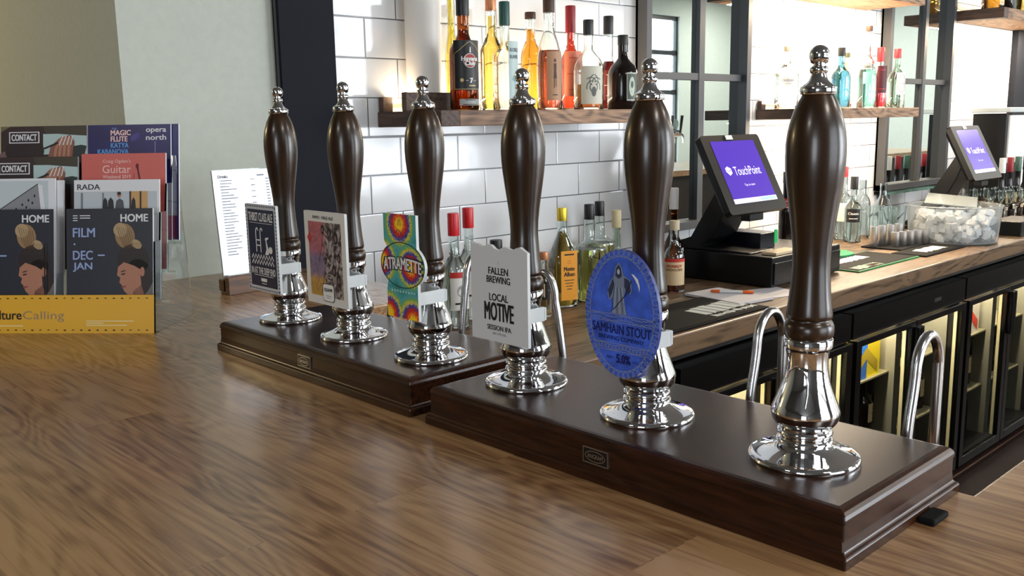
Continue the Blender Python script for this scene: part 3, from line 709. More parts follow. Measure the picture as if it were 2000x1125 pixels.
GOLDC = mat('gold_foil', (214, 186, 60), .35, .7); REDC = mat('red_cap', (196, 32, 36), .35); BLKC = mat('black_cap', (18, 18, 20), .4); GRNC = mat('dark_green_cap', (20, 74, 66), .4)
COPC = mat('copper_cap', (196, 132, 92), .4, .5); BRNC = mat('brown_cap', (70, 44, 30), .5); DREDC = mat('dark_red_wax', (140, 26, 34), .4); CORK = mat('cream_seal', (206, 192, 150), .5)
LW = mat('label_white', (226, 224, 216), .5); LB = mat('label_black', (22, 20, 20), .45); LC = mat('label_cream', (214, 188, 148), .5); LY = mat('label_orange_yellow', (236, 158, 40), .5)
LG = mat('label_grey_green', (186, 204, 200), .5); RI = mat('red_ink', (190, 50, 40), .5); GI = mat('gold_ink', (196, 172, 110), .5)
def l_havana(A, w, h):
    A.line([(-w*.96, -h*.96), (-w*.96, h*.45), (-w*.6, h*.62), (-w*.2, h*.86), (0, h*.94), (w*.2, h*.86), (w*.6, h*.62), (w*.96, h*.45), (w*.96, -h*.96), (-w*.96, -h*.96)], .0012, GI)
    A.ell(0, h*.18, .0175, .0175, LW, 1); A.ell(0, h*.18, .0160, .0160, mat('round_red', (160, 44, 38), .5), 2)
    A.text('Havana', 0, h*.26, .0105, LW, w=.044, bold=.04, lay=3); A.text('Club', 0, h*.08, .0100, LW, w=.026, bold=.04, lay=3)
    A.poly([(-.002, h*.5), (.002, h*.5), (.0012, h*.72), (-.0012, h*.72)], LW, 3)
    A.text('7', .002, -h*.62, .012, LW, w=.007, bold=.05, lay=2); A.text('AÑOS', .012, -h*.62, .003, LW); A.text('AÑEJO', -.009, -h*.62, .0028, LW)
    A.ell(-.022, -h*.60, .0045, .0045, GI, 2); A.rect(-.004, -h*.85, .014, -h*.80, GI, 2)
def l_koko(A, w, h):
    A.text('KOKO', 0, h*.72, .0095, mat('koko_grey', (86, 108, 118), .5), w=.028, bold=.01); A.text('KAMU', 0, h*.50, .0095, mat('koko_grey', (86, 108, 118), .5), w=.028, bold=.01)
    T2 = mat('palm_teal', (110, 160, 160), .5)
    for k in range(7):
        a = R(20+k*23); A.line([(0, -h*.30), (.010*math.cos(a), -h*.30+.018*math.sin(a))], .0022, T2, 1)
    A.line([(0, -h*.3), (.001, -h*.85)], .0016, T2, 1)
def l_kraken(A, w, h):
    K = mat('squid_grey', (96, 98, 92), .5)
    A.ell(.004, -h*.35, .007, .014, K, 1)
    for k in range(8):
        a0 = R(200-k*32); P = []
        for j in range(12):
            q = j/11; a = a0+1.9*q*(1 if k % 2 else -1); d = .006+.018*q; P.append((.004+d*math.cos(a), h*.05+d*math.sin(a)*1.1))
        A.line(P, .0026, K, 1)
def l_figure(A, w, h):
    K = mat('sepia_ink', (70, 42, 30), .5)
    A.ell(0, h*.62, .0032, .0048, K); A.poly([(-.004, h*.5), (.004, h*.5), (.0032, h*.2), (.005, -h*.1), (-.005, -h*.1), (-.0032, h*.2)], K)
    A.line([(-.002, -h*.1), (-.003, -h*.5)], .002, K); A.line([(.002, -h*.1), (.003, -h*.45)], .002, K); A.rect(-.008, -h*.8, .008, -h*.76, K)
def l_squat(A, w, h):
    A.rect(-w*.9, -h*.92, w*.9, h*.92, mat('label_olive', (70, 82, 70), .5), 1); A.ell(0, 0, w*.6, h*.7, mat('label_sage', (186, 196, 178), .5), 2); A.ell(0, h*.15, w*.25, h*.25, mat('label_olive', (70, 82, 70), .5), 3)
def bars(n=5, m=None):
    def f(A, w, h):
        for k in range(n):
            v = h*(.7-1.4*k/max(n-1, 1)); q = w*(.7 if k % 2 else .5); A.rect(-q, v-.0009, q, v+.0009, m or INK, 1)
    return f
# --- rum shelf, from the left
bottle('tall thin bottle of yellow liqueur behind the black-labelled rum bottle', 1.662, 1.985, SZ, 'long', .019, .34, 'clear', 'yellow', .95, None, neck=.011)
bottle('dark rum bottle with black label and round red emblem on the rum shelf', 1.579, 1.84, SZ, 'round', .0368, .296, 'brown', 'rum', .82, (BLKC, .062, .0165), [(.050, .172, .044, LB, l_havana), (.012, .028, .030, mat('label_lower', (150, 150, 146), .5), bars(2))], neck=.0150, rz=R(-15))
bottle('bottle of gold spirit with copper cap behind the green-capped bottle', 1.757, 1.93, SZ, 'square', .0290, .300, 'clear', 'gold', .93, (COPC, .034, .0145), neck=.013, sq=4)
bottle('clear bottle with green cap and tall pale label on the rum shelf', 1.737, 1.855, SZ, 'square', .0340, .282, 'clear', 'clear', .93, (GRNC, .062, .0140), [(.018, .178, .0185, LG, l_koko)], neck=.0125, rz=R(3))
bottle('amber spirit bottle with dark cap standing behind the figure-labelled bottle', 1.912, 1.935, SZ, 'round', .0320, .274, 'clear', 'amber', .88, (BRNC, .020, .0155), neck=.014)
bottle('clear-necked bottle of red-brown spirit with a drawn figure on its label', 1.900, 1.85, SZ, 'slope', .0363, .305, 'clear', 'brown', .60, (BRNC, .042, .0160), [(.026, .158, .024, mat('label_tan', (176, 132, 96), .5), l_figure)], neck=.0145, rz=R(-20))
bottle('bright red bottle with long red neck seal on the rum shelf', 2.073, 1.93, SZ, 'round', .0340, .302, 'clear', 'red', .95, (DREDC, .078, .0150), [(.04, .17, .03, mat('label_salmon', (226, 130, 100), .5), bars(3, RI))], neck=.0135, rz=R(-30))
bottle('clear bottle with black cap and a squid drawn on its pale label', 2.057, 1.845, SZ, 'squat', .0440, .254, 'clear', 'rum', .33, (BLKC, .044, .0150), [(.016, .122, .034, mat('label_bone', (206, 202, 184), .5), l_kraken)], neck=.0130, rz=R(-33))
bottle('bottle of dark red liqueur with black cap behind the squid-labelled bottle', 2.255, 1.94, SZ, 'long', .0328, .285, 'clear', 'dred', .62, (BLKC, .055, .0155), [(.03, .12, .03, mat('label_maroon', (110, 40, 36), .5), bars(3, LW))], neck=.0140, rz=R(-35))
bottle('squat near-black bottle with small olive label at the right end of the rum shelf', 2.229, 1.86, SZ, 'squat', .0470, .221, 'dark', None, .5, (BLKC, .030, .0160), [(.026, .108, .017, mat('label_edge', (200, 204, 190), .5), l_squat)], neck=.0150, rz=R(-15), solid=True)
# --- gin shelf
def l_caor(A, w, h): A.text('CAORUNN', 0, h*.3, .0085, mat('caor_ink', (70, 74, 80), .5), w=.046, bold=.0); A.rect(-.012, -h*.4, .012, -h*.35, mat('caor_ink', (70, 74, 80), .5))
def l_round(A, w, h): A.ring(0, 0, w*.85, h*.8, .0015, INK); A.ring(0, 0, w*.55, h*.5, .0010, INK); A.text('FORDS', 0, h*.0, .006, INK, w=w*.9)
bottle('clear gin bottle with grey lettering at the left end of the gin shelf', 3.344, 1.96, SZ, 'round', .0460, .241, 'clear', 'clear', .9, (mat('pale_cap', (190, 176, 150), .5), .020, .015), [(.085, .122, .03, mat('label_faint', (226, 228, 228), .6), l_caor)], rz=R(-52))
bottle('blue-tinted bottle with black cap just right of the largest pump', 3.582, 1.86, SZ, 'round', .0387, .239, 'blue', 'blue', .8, (BLKC, .034, .0150), neck=.0135)
bottle('slim bottle with olive cap and long white label on the gin shelf', 3.760, 1.93, SZ, 'square', .0264, .230, 'clear', 'pale', .9, (mat('olive_cap', (58, 60, 34), .5), .020, .0150), [(.02, .16, .016, LW, bars(5))], neck=.0135, rz=R(-20))
bottle('tall long-necked clear bottle with blue-green contents on the gin shelf', 3.757, 1.835, SZ, 'tall', .0375, .330, 'clear', 'teal', .50, (BRNC, .022, .0135), [(.160, .195, .016, LW, bars(3)), (.098, .145, .018, mat('label_teal', (110, 176, 160), .5), None)], neck=.0115, rz=R(-62))
bottle('bright red bottle second from the right on the gin shelf', 3.921, 1.86, SZ, 'square', .0304, .253, 'clear', 'pink', .80, (REDC, .060, .0150), [(.063, .175, .022, mat('label_dark_maroon', (70, 12, 22), .5), bars(2, REDC))], neck=.0140, rz=R(-40))
bottle('clear gin bottle with dark red cap and round label, rightmost on the gin shelf', 4.060, 1.85, SZ, 'squat', .0372, .252, 'green', 'clear', .7, (DREDC, .040, .0150), [(.057, .150, .024, LW, l_round)], neck=.0135, rz=R(-28))
# --- top right shelf
Z3 = 1.966
for k, (x, nm, gl, lq, cp, lab) in enumerate([(5.12, 'boxy', 'clear', 'amber', None, 'squat amber bottle at the left end of the top right shelf'), (5.30, 'sq', 'dark', None, None, 'dark bottle second along the top right shelf'),
        (5.50, 'sq', 'clear', 'gold', None, 'clear bottle with cream label on the top right shelf'), (5.68, 'sq', 'dark', None, None, 'dark square bottle on the top right shelf before the column'), (5.84, 'sq', 'blue', 'blue', None, 'blue bottle by the column on the top right shelf')]):
    bottle(lab, x, 1.86, Z3, 'square', .045, .30, gl, lq, .8, (BLKC, .03, .015), [(.02, .10, .03, LC, bars(3))] if k in (0, 2) else (), sq=4, solid=gl == 'dark')

# ================================================================== mirrors in the tiled wall
def mirror(x0, x1, xm, z0, z1, zb, label):
    t = thing('wall_mirror', label, 'mirror', (x0, WY, z0)); W = x1-x0; H = z1-z0; fw = .028; dp = .05
    b = MB(); b.box((0, -.012, 0), (W, -.002, H), MIRROR); b.build('mirror_pane', t)
    b = MB()
    for a, c in (((0, -dp, 0), (fw, -.002, H)), ((W-fw, -dp, 0), (W, -.002, H)), ((0, -dp, 0), (W, -.002, fw)), ((0, -dp, H-fw), (W, -.002, H))): b.box(a, c, FRAME)
    b.build('mirror_frame', t, bevel=.001)
    b = MB(); b.box((xm-x0-.016, -.030, fw), (xm-x0+.016, -.0125, H-fw), FRAME); b.box((fw, -.028, zb-z0-.012), (W-fw, -.0126, zb-z0+.012), FRAME); b.build('glazing_bars', t)
mirror(2.487, 3.112, 2.826, 1.06, 2.6, 1.597, 'steel-framed mirror between the rum shelf and the gin shelf')
mirror(4.255, 4.975, 4.680, 1.10, 2.6, 1.610, 'steel-framed mirror right of the gin shelf')
b = MB(); b.box((4.26, 1.955, 1.083), (5.0, 2.02, 1.098), mat('green_glass_shelf', (196, 224, 212), .03, trans=1, ior=1.3)); t = thing('glass_ledge', 'green-edged glass ledge below the right-hand mirror', 'ledge', (4.61, 2.02, 1.083))
o = b.build('glass_plate', t); o.location = (-4.61, -2.02, -1.083)
for bx in (4.30, 4.90):
    b = MB(); b.box((bx, 1.97, 1.03), (bx+.02, 2.02, 1.083), FRAME); o = b.build('bracket', t); o.location = (-4.61, -2.02, -1.083)

# ================================================================== back counter and fridges
CZ = .92
def build_counter():
    t = thing('back_counter', 'long worn timber counter top along the tiled wall', 'counter', (3.8, 1.69, CZ-.055))
    b = MB(); b.box((-2.55, -.33, 0), (2.45, .3325, .055), CTOP); b.build('worktop', t, bevel=.004)
    b = MB(); b.box((-2.5, -.28, -.03), (2.4, .32, 0), BLACK); b.build('underside_rail', t)
build_counter()
FZ = CZ-.087
FBLK = mat('fridge_black', (16, 16, 17), .3); FIN = mat('fridge_liner', (226, 214, 184), .5); FGREY = mat('fridge_side_liner', (120, 116, 104), .45, .2)
def l_wine(A, w, h): A.rect(-w*.7, -.001, w*.7, .001, INK); A.rect(-w*.5, h*.4, w*.5, h*.45, INK)
def make_fridge(label):
    W = .90; t = thing('bottle_fridge', label, 'fridge', (1.86, 1.360, 0), 0, 'black glass-door fridges under the back counter'); D = .50; z0 = .055; z1 = FZ-.004
    for nm, a, c in (('side_panel', (0, .03, z0), (.018, D, z1)), ('side_panel', (W-.018, .03, z0), (W, D, z1)), ('top_panel', (.018, .03, z1-.07), (W-.018, D, z1)), ('bottom_panel', (.018, .03, z0), (W-.018, D, z0+.03)), ('back_panel', (.018, D-.02, z0+.03), (W-.018, D, z1-.07)), ('fascia', (.0, .0, z1-.085), (W, .03, z1)), ('kick_plate', (0, .06, 0), (W, D, z0))):
        b = MB(); b.box(a, c, FBLK); b.build(nm, t)
    for a, c, m in (((.019, .05, z0+.031), (.026, D-.021, z1-.071), FGREY), ((W-.026, .05, z0+.031), (W-.019, D-.021, z1-.071), FGREY), ((.026, D-.03, z0+.031), (W-.026, D-.021, z1-.071), FIN), ((W/2-.022, .05, z0+.031), (W/2+.022, .12, z1-.071), FGREY)):
        b = MB(); b.box(a, c, m); b.build('inner_liner', t)
    for z in (.30, .54):
        b = MB(); b.box((.03, .07, z), (W-.03, D-.035, z+.006), mat('fridge_shelf', (170, 160, 130), .4)); b.build('wire_shelf', t)
    b = MB(); b.box((.06, .052, z1-.083), (W-.06, .066, z1-.073), mat('fridge_lamp', (255, 222, 160), .5, emit=6)); b.build('fridge_light', t, label='lit strip inside the top')
    for k, x0 in enumerate((.006, .453)):
        x1 = x0+.441; zb = z0+.008; zt = z1-.090; f = .036
        b = MB()
        for a, c in (((x0, -.012, zb), (x0+f, .022, zt)), ((x1-f, -.012, zb), (x1, .022, zt)), ((x0+f, -.012, zb), (x1-f, .022, zb+f)), ((x0+f, -.012, zt-f*.6), (x1-f, .022, zt))): b.box(a, c, FBLK)
        d = b.build('door', t, bevel=.001)
        b = MB(); b.box((x0+f, .0, zb+f), (x1-f, .004, zt-f*.6), PANE); b.build('pane', d, label='clear glass')
        b = MB(); b.box((x1-f-.006, .006, zb+f), (x1-f, .018, zt-f*.6), mat('pale_gasket', (196, 186, 150), .4)); b.build('gasket', d)
        b = MB(); hx = x1-.010 if k == 0 else x0+.010
        b.box((hx-.012, -.030, zt-.20), (hx+.012, -.012, zt-.02), BLKPL); b.build('handle', d, bevel=.003)
    b = MB(); A = Art(); A.rect(-.03, -.007, .03, .007, mat('fridge_badge', (90, 92, 96), .4, .5), 1); b.art(A, flat((W*.72, 0, z1-.045), (1, 0, 0), (0, 0, 1), (0, -1, 0))); b.noflip = True; b.build('badge', t)
    return t
FR = ['first glass-door fridge, behind the largest pump', 'second glass-door fridge along the back counter, right of the largest pump', 'third glass-door fridge, at the right edge']
f0 = make_fridge(FR[0])
FX = [1.86, 2.775, 3.69]
for x, l in zip(FX[1:], FR[1:]): dup(f0, (x, 1.360, 0), label=l)
f = dup(f0, (4.605, 1.360, 0), label='fourth glass-door fridge, farthest along the back counter')
for x in FX:
    l = bpy.data.lights.new('fridge_lamp_light', 'AREA'); l.shape = 'RECTANGLE'; l.size = .78; l.size_y = .02; l.energy = 9; l.color = (1, .86, .62)
    o = bpy.data.objects.new('fridge_lamp_light', l); COL.objects.link(o); o.location = (x+.45, 1.425, FZ-.09)
    o.rotation_euler = (Vector((x+.45, 1.60, .3))-Vector(o.location)).to_track_quat('-Z', 'Y').to_euler()
b = MB(); b.box((1.27, 1.375, .0), (1.855, 1.98, FZ-.003), FBLK); t = thing('base_cabinet', 'plain black cabinet under the left end of the back counter', 'cabinet', (1.56, 1.68, 0))
o = b.build('cabinet_body', t); o.location = (-1.56, -1.68, 0)
b = MB(); b.box((1.30, 1.362, .08), (1.83, 1.3745, FZ-.03), FBLK); o = b.build('door', t, bevel=.002); o.location = (-1.56, -1.68, 0)
b = MB(); b.box((1.78, 1.352, .55), (1.795, 1.3618, .68), STEEL); h = b.build('handle', o)
# contents of the fridges
def wine(label, x, y, z, grp, dark=True, lab=LC): return bottle(label, x, y, z, 'long', .036, .27 if z < .5 else .20, 'dark' if dark else 'green', None if dark else 'pale', .6, (BLKC if dark else REDC, .05, .0150), [(.05, .12, .034, lab, l_wine)], solid=dark, group=grp, name='wine_bottle', rz=R(25))
w0 = None
for fi, x in enumerate(FX):
    nm = ['first', 'second', 'third'][fi]
    for k in range(6):
        xx = x+.10+k*.14+(.02 if k > 2 else 0); y = 1.50; lb = 'dark wine bottle with cream label on the middle shelf of the %s fridge' % nm; g = 'wine bottles in the %s fridge' % nm
        if w0 is None: w0 = wine(lb, xx, y, .307, g)
        else: dup(w0, (xx, y, .307), label=lb, group=g)
def carton(label, x, y, z, w, d, h, m1, m2, m3, txt=None):
    t = thing('drinks_carton', label, 'carton', (x, y, z)); b = MB(); b.box((-w/2, -d/2, 0), (w/2, d/2, h), m1)
    A = Art(); A.rect(-w/2, -h/2, w*.02, h/2, m2, 1); A.poly([(-w*.4, -h*.4), (0, -h*.1), (w*.42, -h*.45), (w*.42, -h*.2), (0, h*.15), (-w*.4, -h*.1)], m3, 2)
    if txt: A.text(txt, w*.22, h*.2, h*.16, LW, w=w*.34, bold=.04)
    b.art(A, flat((0, -d/2, h/2), (1, 0, 0), (0, 0, 1), (0, -1, 0))); b.noflip = True; b.build('carton_box', t)
CB, CY = mat('carton_blue', (36, 92, 176), .4), mat('carton_yellow', (242, 214, 30), .4)
carton('blue and yellow drinks carton on the top shelf of the second fridge', 2.775+.27, 1.50, .547, .20, .12, .17, CY, CB, GOLDC)
carton('orange and white drinks carton on the top shelf of the third fridge', 3.69+.27, 1.50, .547, .20, .12, .17, mat('carton_white', (236, 226, 214), .4), mat('carton_orange', (226, 96, 40), .4), RI)
bottle('small red-topped bottle on the top shelf of the first fridge', 1.86+.115, 1.48, .547, 'squat', .036, .15, 'green', 'pale', .8, (REDC, .02, .017), [(.03, .07, .03, LW, bars(2))])
bottle('amber bottle with orange-yellow label on the top shelf of the first fridge', 1.86+.225, 1.50, .547, 'squat', .042, .17, 'brown', None, .8, (GOLDC, .02, .016), [(.03, .08, .04, LY, bars(2))])
carton('pale drinks carton on the top shelf of the first fridge', 1.86+.37, 1.54, .547, .12, .12, .15, mat('carton_cream', (240, 228, 180), .4), mat('carton_cream2', (246, 238, 206), .4), LC)
for k in range(3): bottle('small dark bottle on the top shelf of the second fridge beside the carton', 2.775+.56+.1*k, 1.50, .547, 'squat', .033, .16, 'dark', None, .5, (GOLDC, .018, .014), [(.03, .07, .03, LC, None)], solid=True, group='small dark bottles beside the carton')

# ================================================================== things on the back counter
# red-capped vodkas
def l_vod(A, w, h): A.rect(-w, h*.7, w, h, RI, 1); A.ell(0, 0, w*.4, h*.3, mat('label_grey', (150, 152, 156), .5), 1); A.rect(-w*.6, -h*.7, w*.6, -h*.6, INK, 1)
CAPR = mat('red_vodka_seal', (200, 26, 34), .35)
bottle('clear vodka bottle with tall red cap, the nearer and left one of two', 1.538, 1.85, CZ, 'round', .0354, .302, 'clear', 'clear', .88, (CAPR, .060, .0150), [(.05, .15, .03, LW, l_vod)], rz=R(-12))
bottle('clear vodka bottle with tall red cap, behind its twin and right of it', 1.640, 1.91, CZ, 'round', .0329, .305, 'clear', 'clear', .88, (CAPR, .056, .0150), [(.05, .15, .03, LW, l_vod)], rz=R(-12))
bottle('small dark-capped bottle behind the white pump clip', 1.732, 1.90, CZ, 'squat', .0300, .209, 'brown', None, .7, (BLKC, .034, .0170), [(.04, .11, .025, DREDC, None)])
bottle('small brown bottle with a dark diamond label, right of the white clip pump', 1.790, 1.77, CZ, 'slope', .0200, .180, 'clear', 'tequila', .8, (COPC, .022, .0120), [(.05, .10, .017, LB, lambda A, w, h: A.poly([(0, h*.8), (w*.8, 0), (0, -h*.8), (-w*.8, 0)], LC, 1))], neck=.010, rz=R(-45))
def l_monte(A, w, h):
    A.rect(-w*.6, h*.82, w*.6, h*.88, INK); A.ring(0, h*.55, .005, .005, .001, RI); A.text('Monte', 0, h*.28, .012, INK, w=w*1.3, bold=.02); A.text('Alban', 0, h*.06, .012, INK, w=w*1.3, bold=.02)
    for k in range(4): A.rect(-w*(.6-.1*k), -h*(.2+.12*k), w*(.6-.1*k), -h*(.17+.12*k), INK)
bottle('gold tequila bottle with yellow label and gold cap behind the pumps', 1.936, 1.84, CZ, 'slope', .0424, .286, 'clear', 'tequila', .86, (GOLDC, .038, .0145), [(.022, .165, .026, LY, l_monte)], neck=.0130, rz=R(-19), sq=3.2)
for x, y, h, s in ((2.053, 1.84, .288, 'nearer'), (2.190, 1.92, .283, 'farther')):
    bottle('square clear bottle with black cap, %s of two right of the tequila' % s, x, y, CZ, 'square', .0410, h, 'clear', 'straw', .62, (BLKC, .046, .0150), neck=.0130, sq=5)
bottle('slim clear bottle with cream neck seal above the blue oval clip', 2.272, 1.92, CZ, 'long', .0294, .249, 'green', 'clear', .5, (CORK, .056, .0150))
def l_monkey(A, w, h): A.rect(-w, h*.75, w, h, RI, 1); A.text('MONKEY', 0, h*.45, .0085, RI, w=w*1.25, bold=.02, lay=2); A.text('SHOULDER', 0, h*.18, .0075, mat('tan_ink', (140, 100, 60), .5), w=w*1.35, bold=.02, lay=2)
bottle('whisky bottle with cream label edged in red, right of the fifth pump', 2.337, 1.74, CZ, 'squat', .0330, .222, 'clear', 'rum', .80, (mat('cream_cap', (196, 180, 150), .5), .030, .0150), [(.022, .105, .040, LC, l_monkey)], rz=R(-52), neck=.0135)
bottle('tall dark bottle with white neck seal and white label behind the whisky bottle', 2.465, 1.84, CZ, 'long', .0325, .311, 'brown', 'dred', .9, (mat('white_seal', (214, 212, 208), .4), .070, .0145), [(.020, .115, .032, mat('label_lilac_white', (216, 210, 216), .5), lambda A, w, h: (A.rect(-w, -h, w, -h*.6, DREDC, 1), A.line([(-w*.6, h*.2), (-w*.2, h*.6), (w*.1, h*.1), (w*.5, h*.5)], .002, DREDC, 1)))], rz=R(-25))
# right-hand bottles
bottle('dark-capped red-labelled bottle just left of the largest pump handle', 3.267, 1.90, CZ, 'round', .0269, .323, 'dark', None, .8, (BLKC, .045, .0150), [(.15, .22, .024, mat('label_red', (170, 36, 40), .5), bars(3, LW))], solid=True, rz=R(-55))
def l_cla(A, w, h): A.text('Classic', 0, h*.3, .010, LW, w=w*1.5, bold=.02); A.rect(-w*.6, -h*.5, w*.6, -h*.4, LW)
bottle('clear bottle with black cap and black label, right of the largest pump handle', 3.781, 1.88, CZ, 'round', .0352, .278, 'clear', 'clear', .85, (BLKC, .055, .0160), [(.085, .142, .030, LB, l_cla)], rz=R(-60))
bottle('clear bottle with red cap behind the black-capped one', 3.830, 1.95, CZ, 'round', .0338, .316, 'clear', 'clear', .85, (REDC, .045, .0150), [(.08, .16, .03, LW, None)], rz=R(-60))
bottle('uncapped clear bottle, left of the pair by the glass tumblers', 4.014, 1.955, CZ, 'round', .0347, .247, 'clear', 'clear', .4, None, neck=.0150)
bottle('uncapped clear bottle with black band at its foot, next to the glass tumblers', 4.037, 1.87, CZ, 'squat', .0400, .234, 'clear', None, .4, None, [(.008, .040, .055, LB, None)], neck=.0155)
bottle('short white-labelled bottle standing on the counter behind the cash drawer', 3.46, 1.93, CZ, 'squat', .030, .19, 'clear', 'clear', .8, (WPL, .03, .015), [(.02, .10, .026, LW, bars(4))])

# till screens and cash drawer
PURP = mat('till_screen_purple', (66, 38, 150), .25, emit=.85); SW = mat('till_screen_white', (220, 214, 240), .3, emit=.9); SB = mat('till_screen_bar', (150, 200, 226), .3, emit=.8)
def make_till(label, x, base=0, sx=0):
    t = thing('touch_till', label, 'till', (x, 1.60, CZ+base), 0)
    W, H = .330, .270; a = math.atan2(.125, .241); m = Matrix.Translation((0, 0, .237-base)) @ Matrix.Rotation(-a, 4, 'X')
    b = MB(); vs = []
    for z in (0,):
        o = rrect(W, H, .012); P = [(u, v+H/2) for u, v in o]; n = len(P)
        ring = lambda s, y: [(m @ Vector((u*s, y, (v-H/2)*s+H/2))) for u, v in P]
        R0, R1, R2 = ring(1, 0), ring(1, .022), ring(.86, .040); b.add(R0+R1+R2, [tuple(range(n))]+[(i, (i+1) % n, (i+1) % n+n, i+n) for i in range(n)]+[(i+n, (i+1) % n+n, (i+1) % n+2*n, i+2*n) for i in range(n)]+[tuple(range(3*n-1, 2*n-1, -1))], BLKPL)
    b.build('screen_housing', t)
    A = Art(); sw, sh = .2450, .2150
    A.rect(-sw/2, -sh/2, sw/2, sh/2, PURP, 1); A.rect(-sw/2, -sh/2, sw/2, -sh/2+.016, SW, 2); A.rect(sw*.1, -sh/2+.003, sw*.48, -sh/2+.013, SB, 3)
    A.text('TouchPoint', .018, .002, .030, SW, w=.150, bold=.0, lay=2); A.text('Tap to start', .0, -.048, .010, SW, w=.060, lay=2)
    A.poly([(-.100, .002), (-.086, -.012), (-.070, -.004), (-.070, .012), (-.086, .020), (-.100, .014)], SW, 2); A.line([(-.098, -.004), (-.088, -.014), (-.074, -.010)], .003, PURP, 3); A.line([(-.098, .008), (-.086, .001), (-.072, .008)], .002, PURP, 3)
    O = m @ Vector((0, 0, H/2+.006)); U = Vector((1, 0, 0)); V = (m.to_3x3() @ Vector((0, 0, 1))); Nn = m.to_3x3() @ Vector((0, -1, 0))
    b = MB(); b.art(A, flat(O, U, V, Nn, .0004)); b.noflip = True; b.build('display', t, label='lit purple display')
    b = MB(); b.xbox(m, (-.030, -.002, H-.017), (.008, -.0005, H-.002), mat('asset_sticker', (214, 214, 210), .5)); b.build('sticker', t)
    # hinge, leaning neck and foot
    b = MB(); prof = [(.055, .115), (.120, .215), (.160, .320), (.195, .330), (.215, .300), (.285, .150), (.345, .045), (.345, .0), (.02, .0), (.02, .018), (.20, .030), (.215, .06)]
    prof = [(.085, .330), (.125, .345), (.170, .270), (.250, .140), (.330, .040), (.350, .022), (.350, 0), (.02, 0), (.02, .016), (.190, .030), (.205, .050), (.165, .140), (.115, .240)]
    b.prism([(y, (z-base if z >= .14 else z*.3) if base else z) for y, z in prof], 'X', sx-.070, sx+.070, BLKPL); b.build('stand', t, bevel=.004)
    if not base: b = MB(); b.prism([(-.150, .19), (.072, .17), (.072, .36), (-.150, .375)], 'Z', 0, .014, BLKPL); b.build('foot_plate', t, bevel=.003)
    b = MB(); b.box((-.03, .02, .205-base), (.05, .055, .245-base), BLKPL); b.build('card_reader', t, bevel=.003)
    return t
T1X = 2.435+.165
make_till('till with purple screen standing on the cash drawer', T1X, .0985, .045)
make_till('till with purple screen behind the clear tub, farther right', 4.347+.165)
def drawer():
    t = thing('cash_box', 'black cash drawer on the counter in front of the nearer till', 'cash drawer', (2.775, 1.523, CZ)); W, D, H = .434, .43, .098
    b = MB(); b.box((-W/2, .006, .004), (W/2, D, H), BLKPL); b.build('drawer_case', t, bevel=.003)
    b = MB(); b.box((-W/2+.008, 0, .012), (W/2-.008, .006, H-.018), mat('drawer_face', (20, 22, 24), .3)); f = b.build('drawer_front', t, bevel=.001)
    b = MB(); b.box((-.11, -.003, .058), (.11, 0, .064), mat('drawer_trim', (60, 66, 70), .3, .5)); b.box((-W/2+.02, -.0015, .022), (W/2-.02, 0, .024), mat('drawer_trim', (60, 66, 70), .3, .5)); b.build('trim_line', f)
    b = MB(); 
    for sx in (-1, 1): b.box((sx*(W/2-.03)-.01, .02, 0), (sx*(W/2-.03)+.01, .04, .004), BLKMAT)
    b.build('rubber_foot', t)
drawer()
# low black printer and parcels behind
def simple_box(name, label, cat, a, c, m, bev=.002, top=None):
    cx, cy = (a[0]+c[0])/2, (a[1]+c[1])/2; t = MB(); t.box((a[0]-cx, a[1]-cy, 0), (c[0]-cx, c[1]-cy, c[2]-a[2]), m)
    if top: t.box((a[0]-cx+.004, a[1]-cy+.004, c[2]-a[2]), (c[0]-cx-.004, c[1]-cy-.004, c[2]-a[2]+.002), top)
    o = t.build(name, loc=(cx, cy, a[2]), bevel=bev); tag(o, label, cat); return o
simple_box('receipt_pad', 'cream pad of order slips on top of the cash drawer', 'pad', (2.600, 1.540, CZ+.0985), (2.740, 1.594, CZ+.108), mat('cream_paper', (206, 184, 150), .6))
b = MB(); P = [(-.009, -.02), (.009, -.02), (.0095, .016), (.005, .024), (-.005, .024), (-.0095, .016)]; b.prism(P, 'Y', -.0015, .0015, mat('green_key_tag', (20, 176, 92), .4))
tag(b.build('key_tag', loc=(2.668, 1.585, CZ+.150)), 'bright green key tag hanging below the nearer till screen', 'key tag')
simple_box('card_machine', 'small dark card machine on the cash drawer under the till screen', 'card machine', (2.700, 1.660, CZ+.0985), (2.790, 1.800, CZ+.150), mat('navy_black_plastic', (12, 14, 26), .25), .006, mat('keypad_grey', (70, 74, 92), .4))
# papers and pen
PAP = mat('sheet_paper', (206, 204, 208), .6)
def sheet(label, cx, cy, w, d, rz, z, th=.0012, name='paper_sheet'):
    b = MB(); b.box((-w/2, -d/2, 0), (w/2, d/2, th), PAP); o = b.build(name, loc=(cx, cy, z), rot=(0, 0, rz)); tag(o, label, 'paper'); return o
sheet('lower sheet of paper on the counter, sticking out to the right under the notepad', 2.475, 1.500, .21, .14, R(-18), CZ+.0005)
sheet('white notepad lying on the counter near its front edge', 2.345, 1.545, .150, .215, R(-8), CZ+.002, .007, 'notepad')
def pen():
    t = thing('ballpoint_pen', 'orange and white ballpoint pen lying on the notepad', 'pen', (2.375, 1.555, CZ+.0142), R(-58)); OR = mat('orange_plastic', (226, 100, 30), .35)
    b = MB(); b.tube([(-.034, 0, 0), (.034, 0, 0)], .0048, WPL, 14); b.build('barrel', t)
    b = MB(); b.tube([(-.062, 0, 0), (-.058, 0, 0), (-.034, 0, 0)], [.0015, .004, .005], OR, 14); b.build('tip', t)
    b = MB(); b.tube([(.034, 0, 0), (.062, 0, 0), (.066, 0, 0)], [.005, .005, .0035], OR, 14); b.build('end', t)
pen()
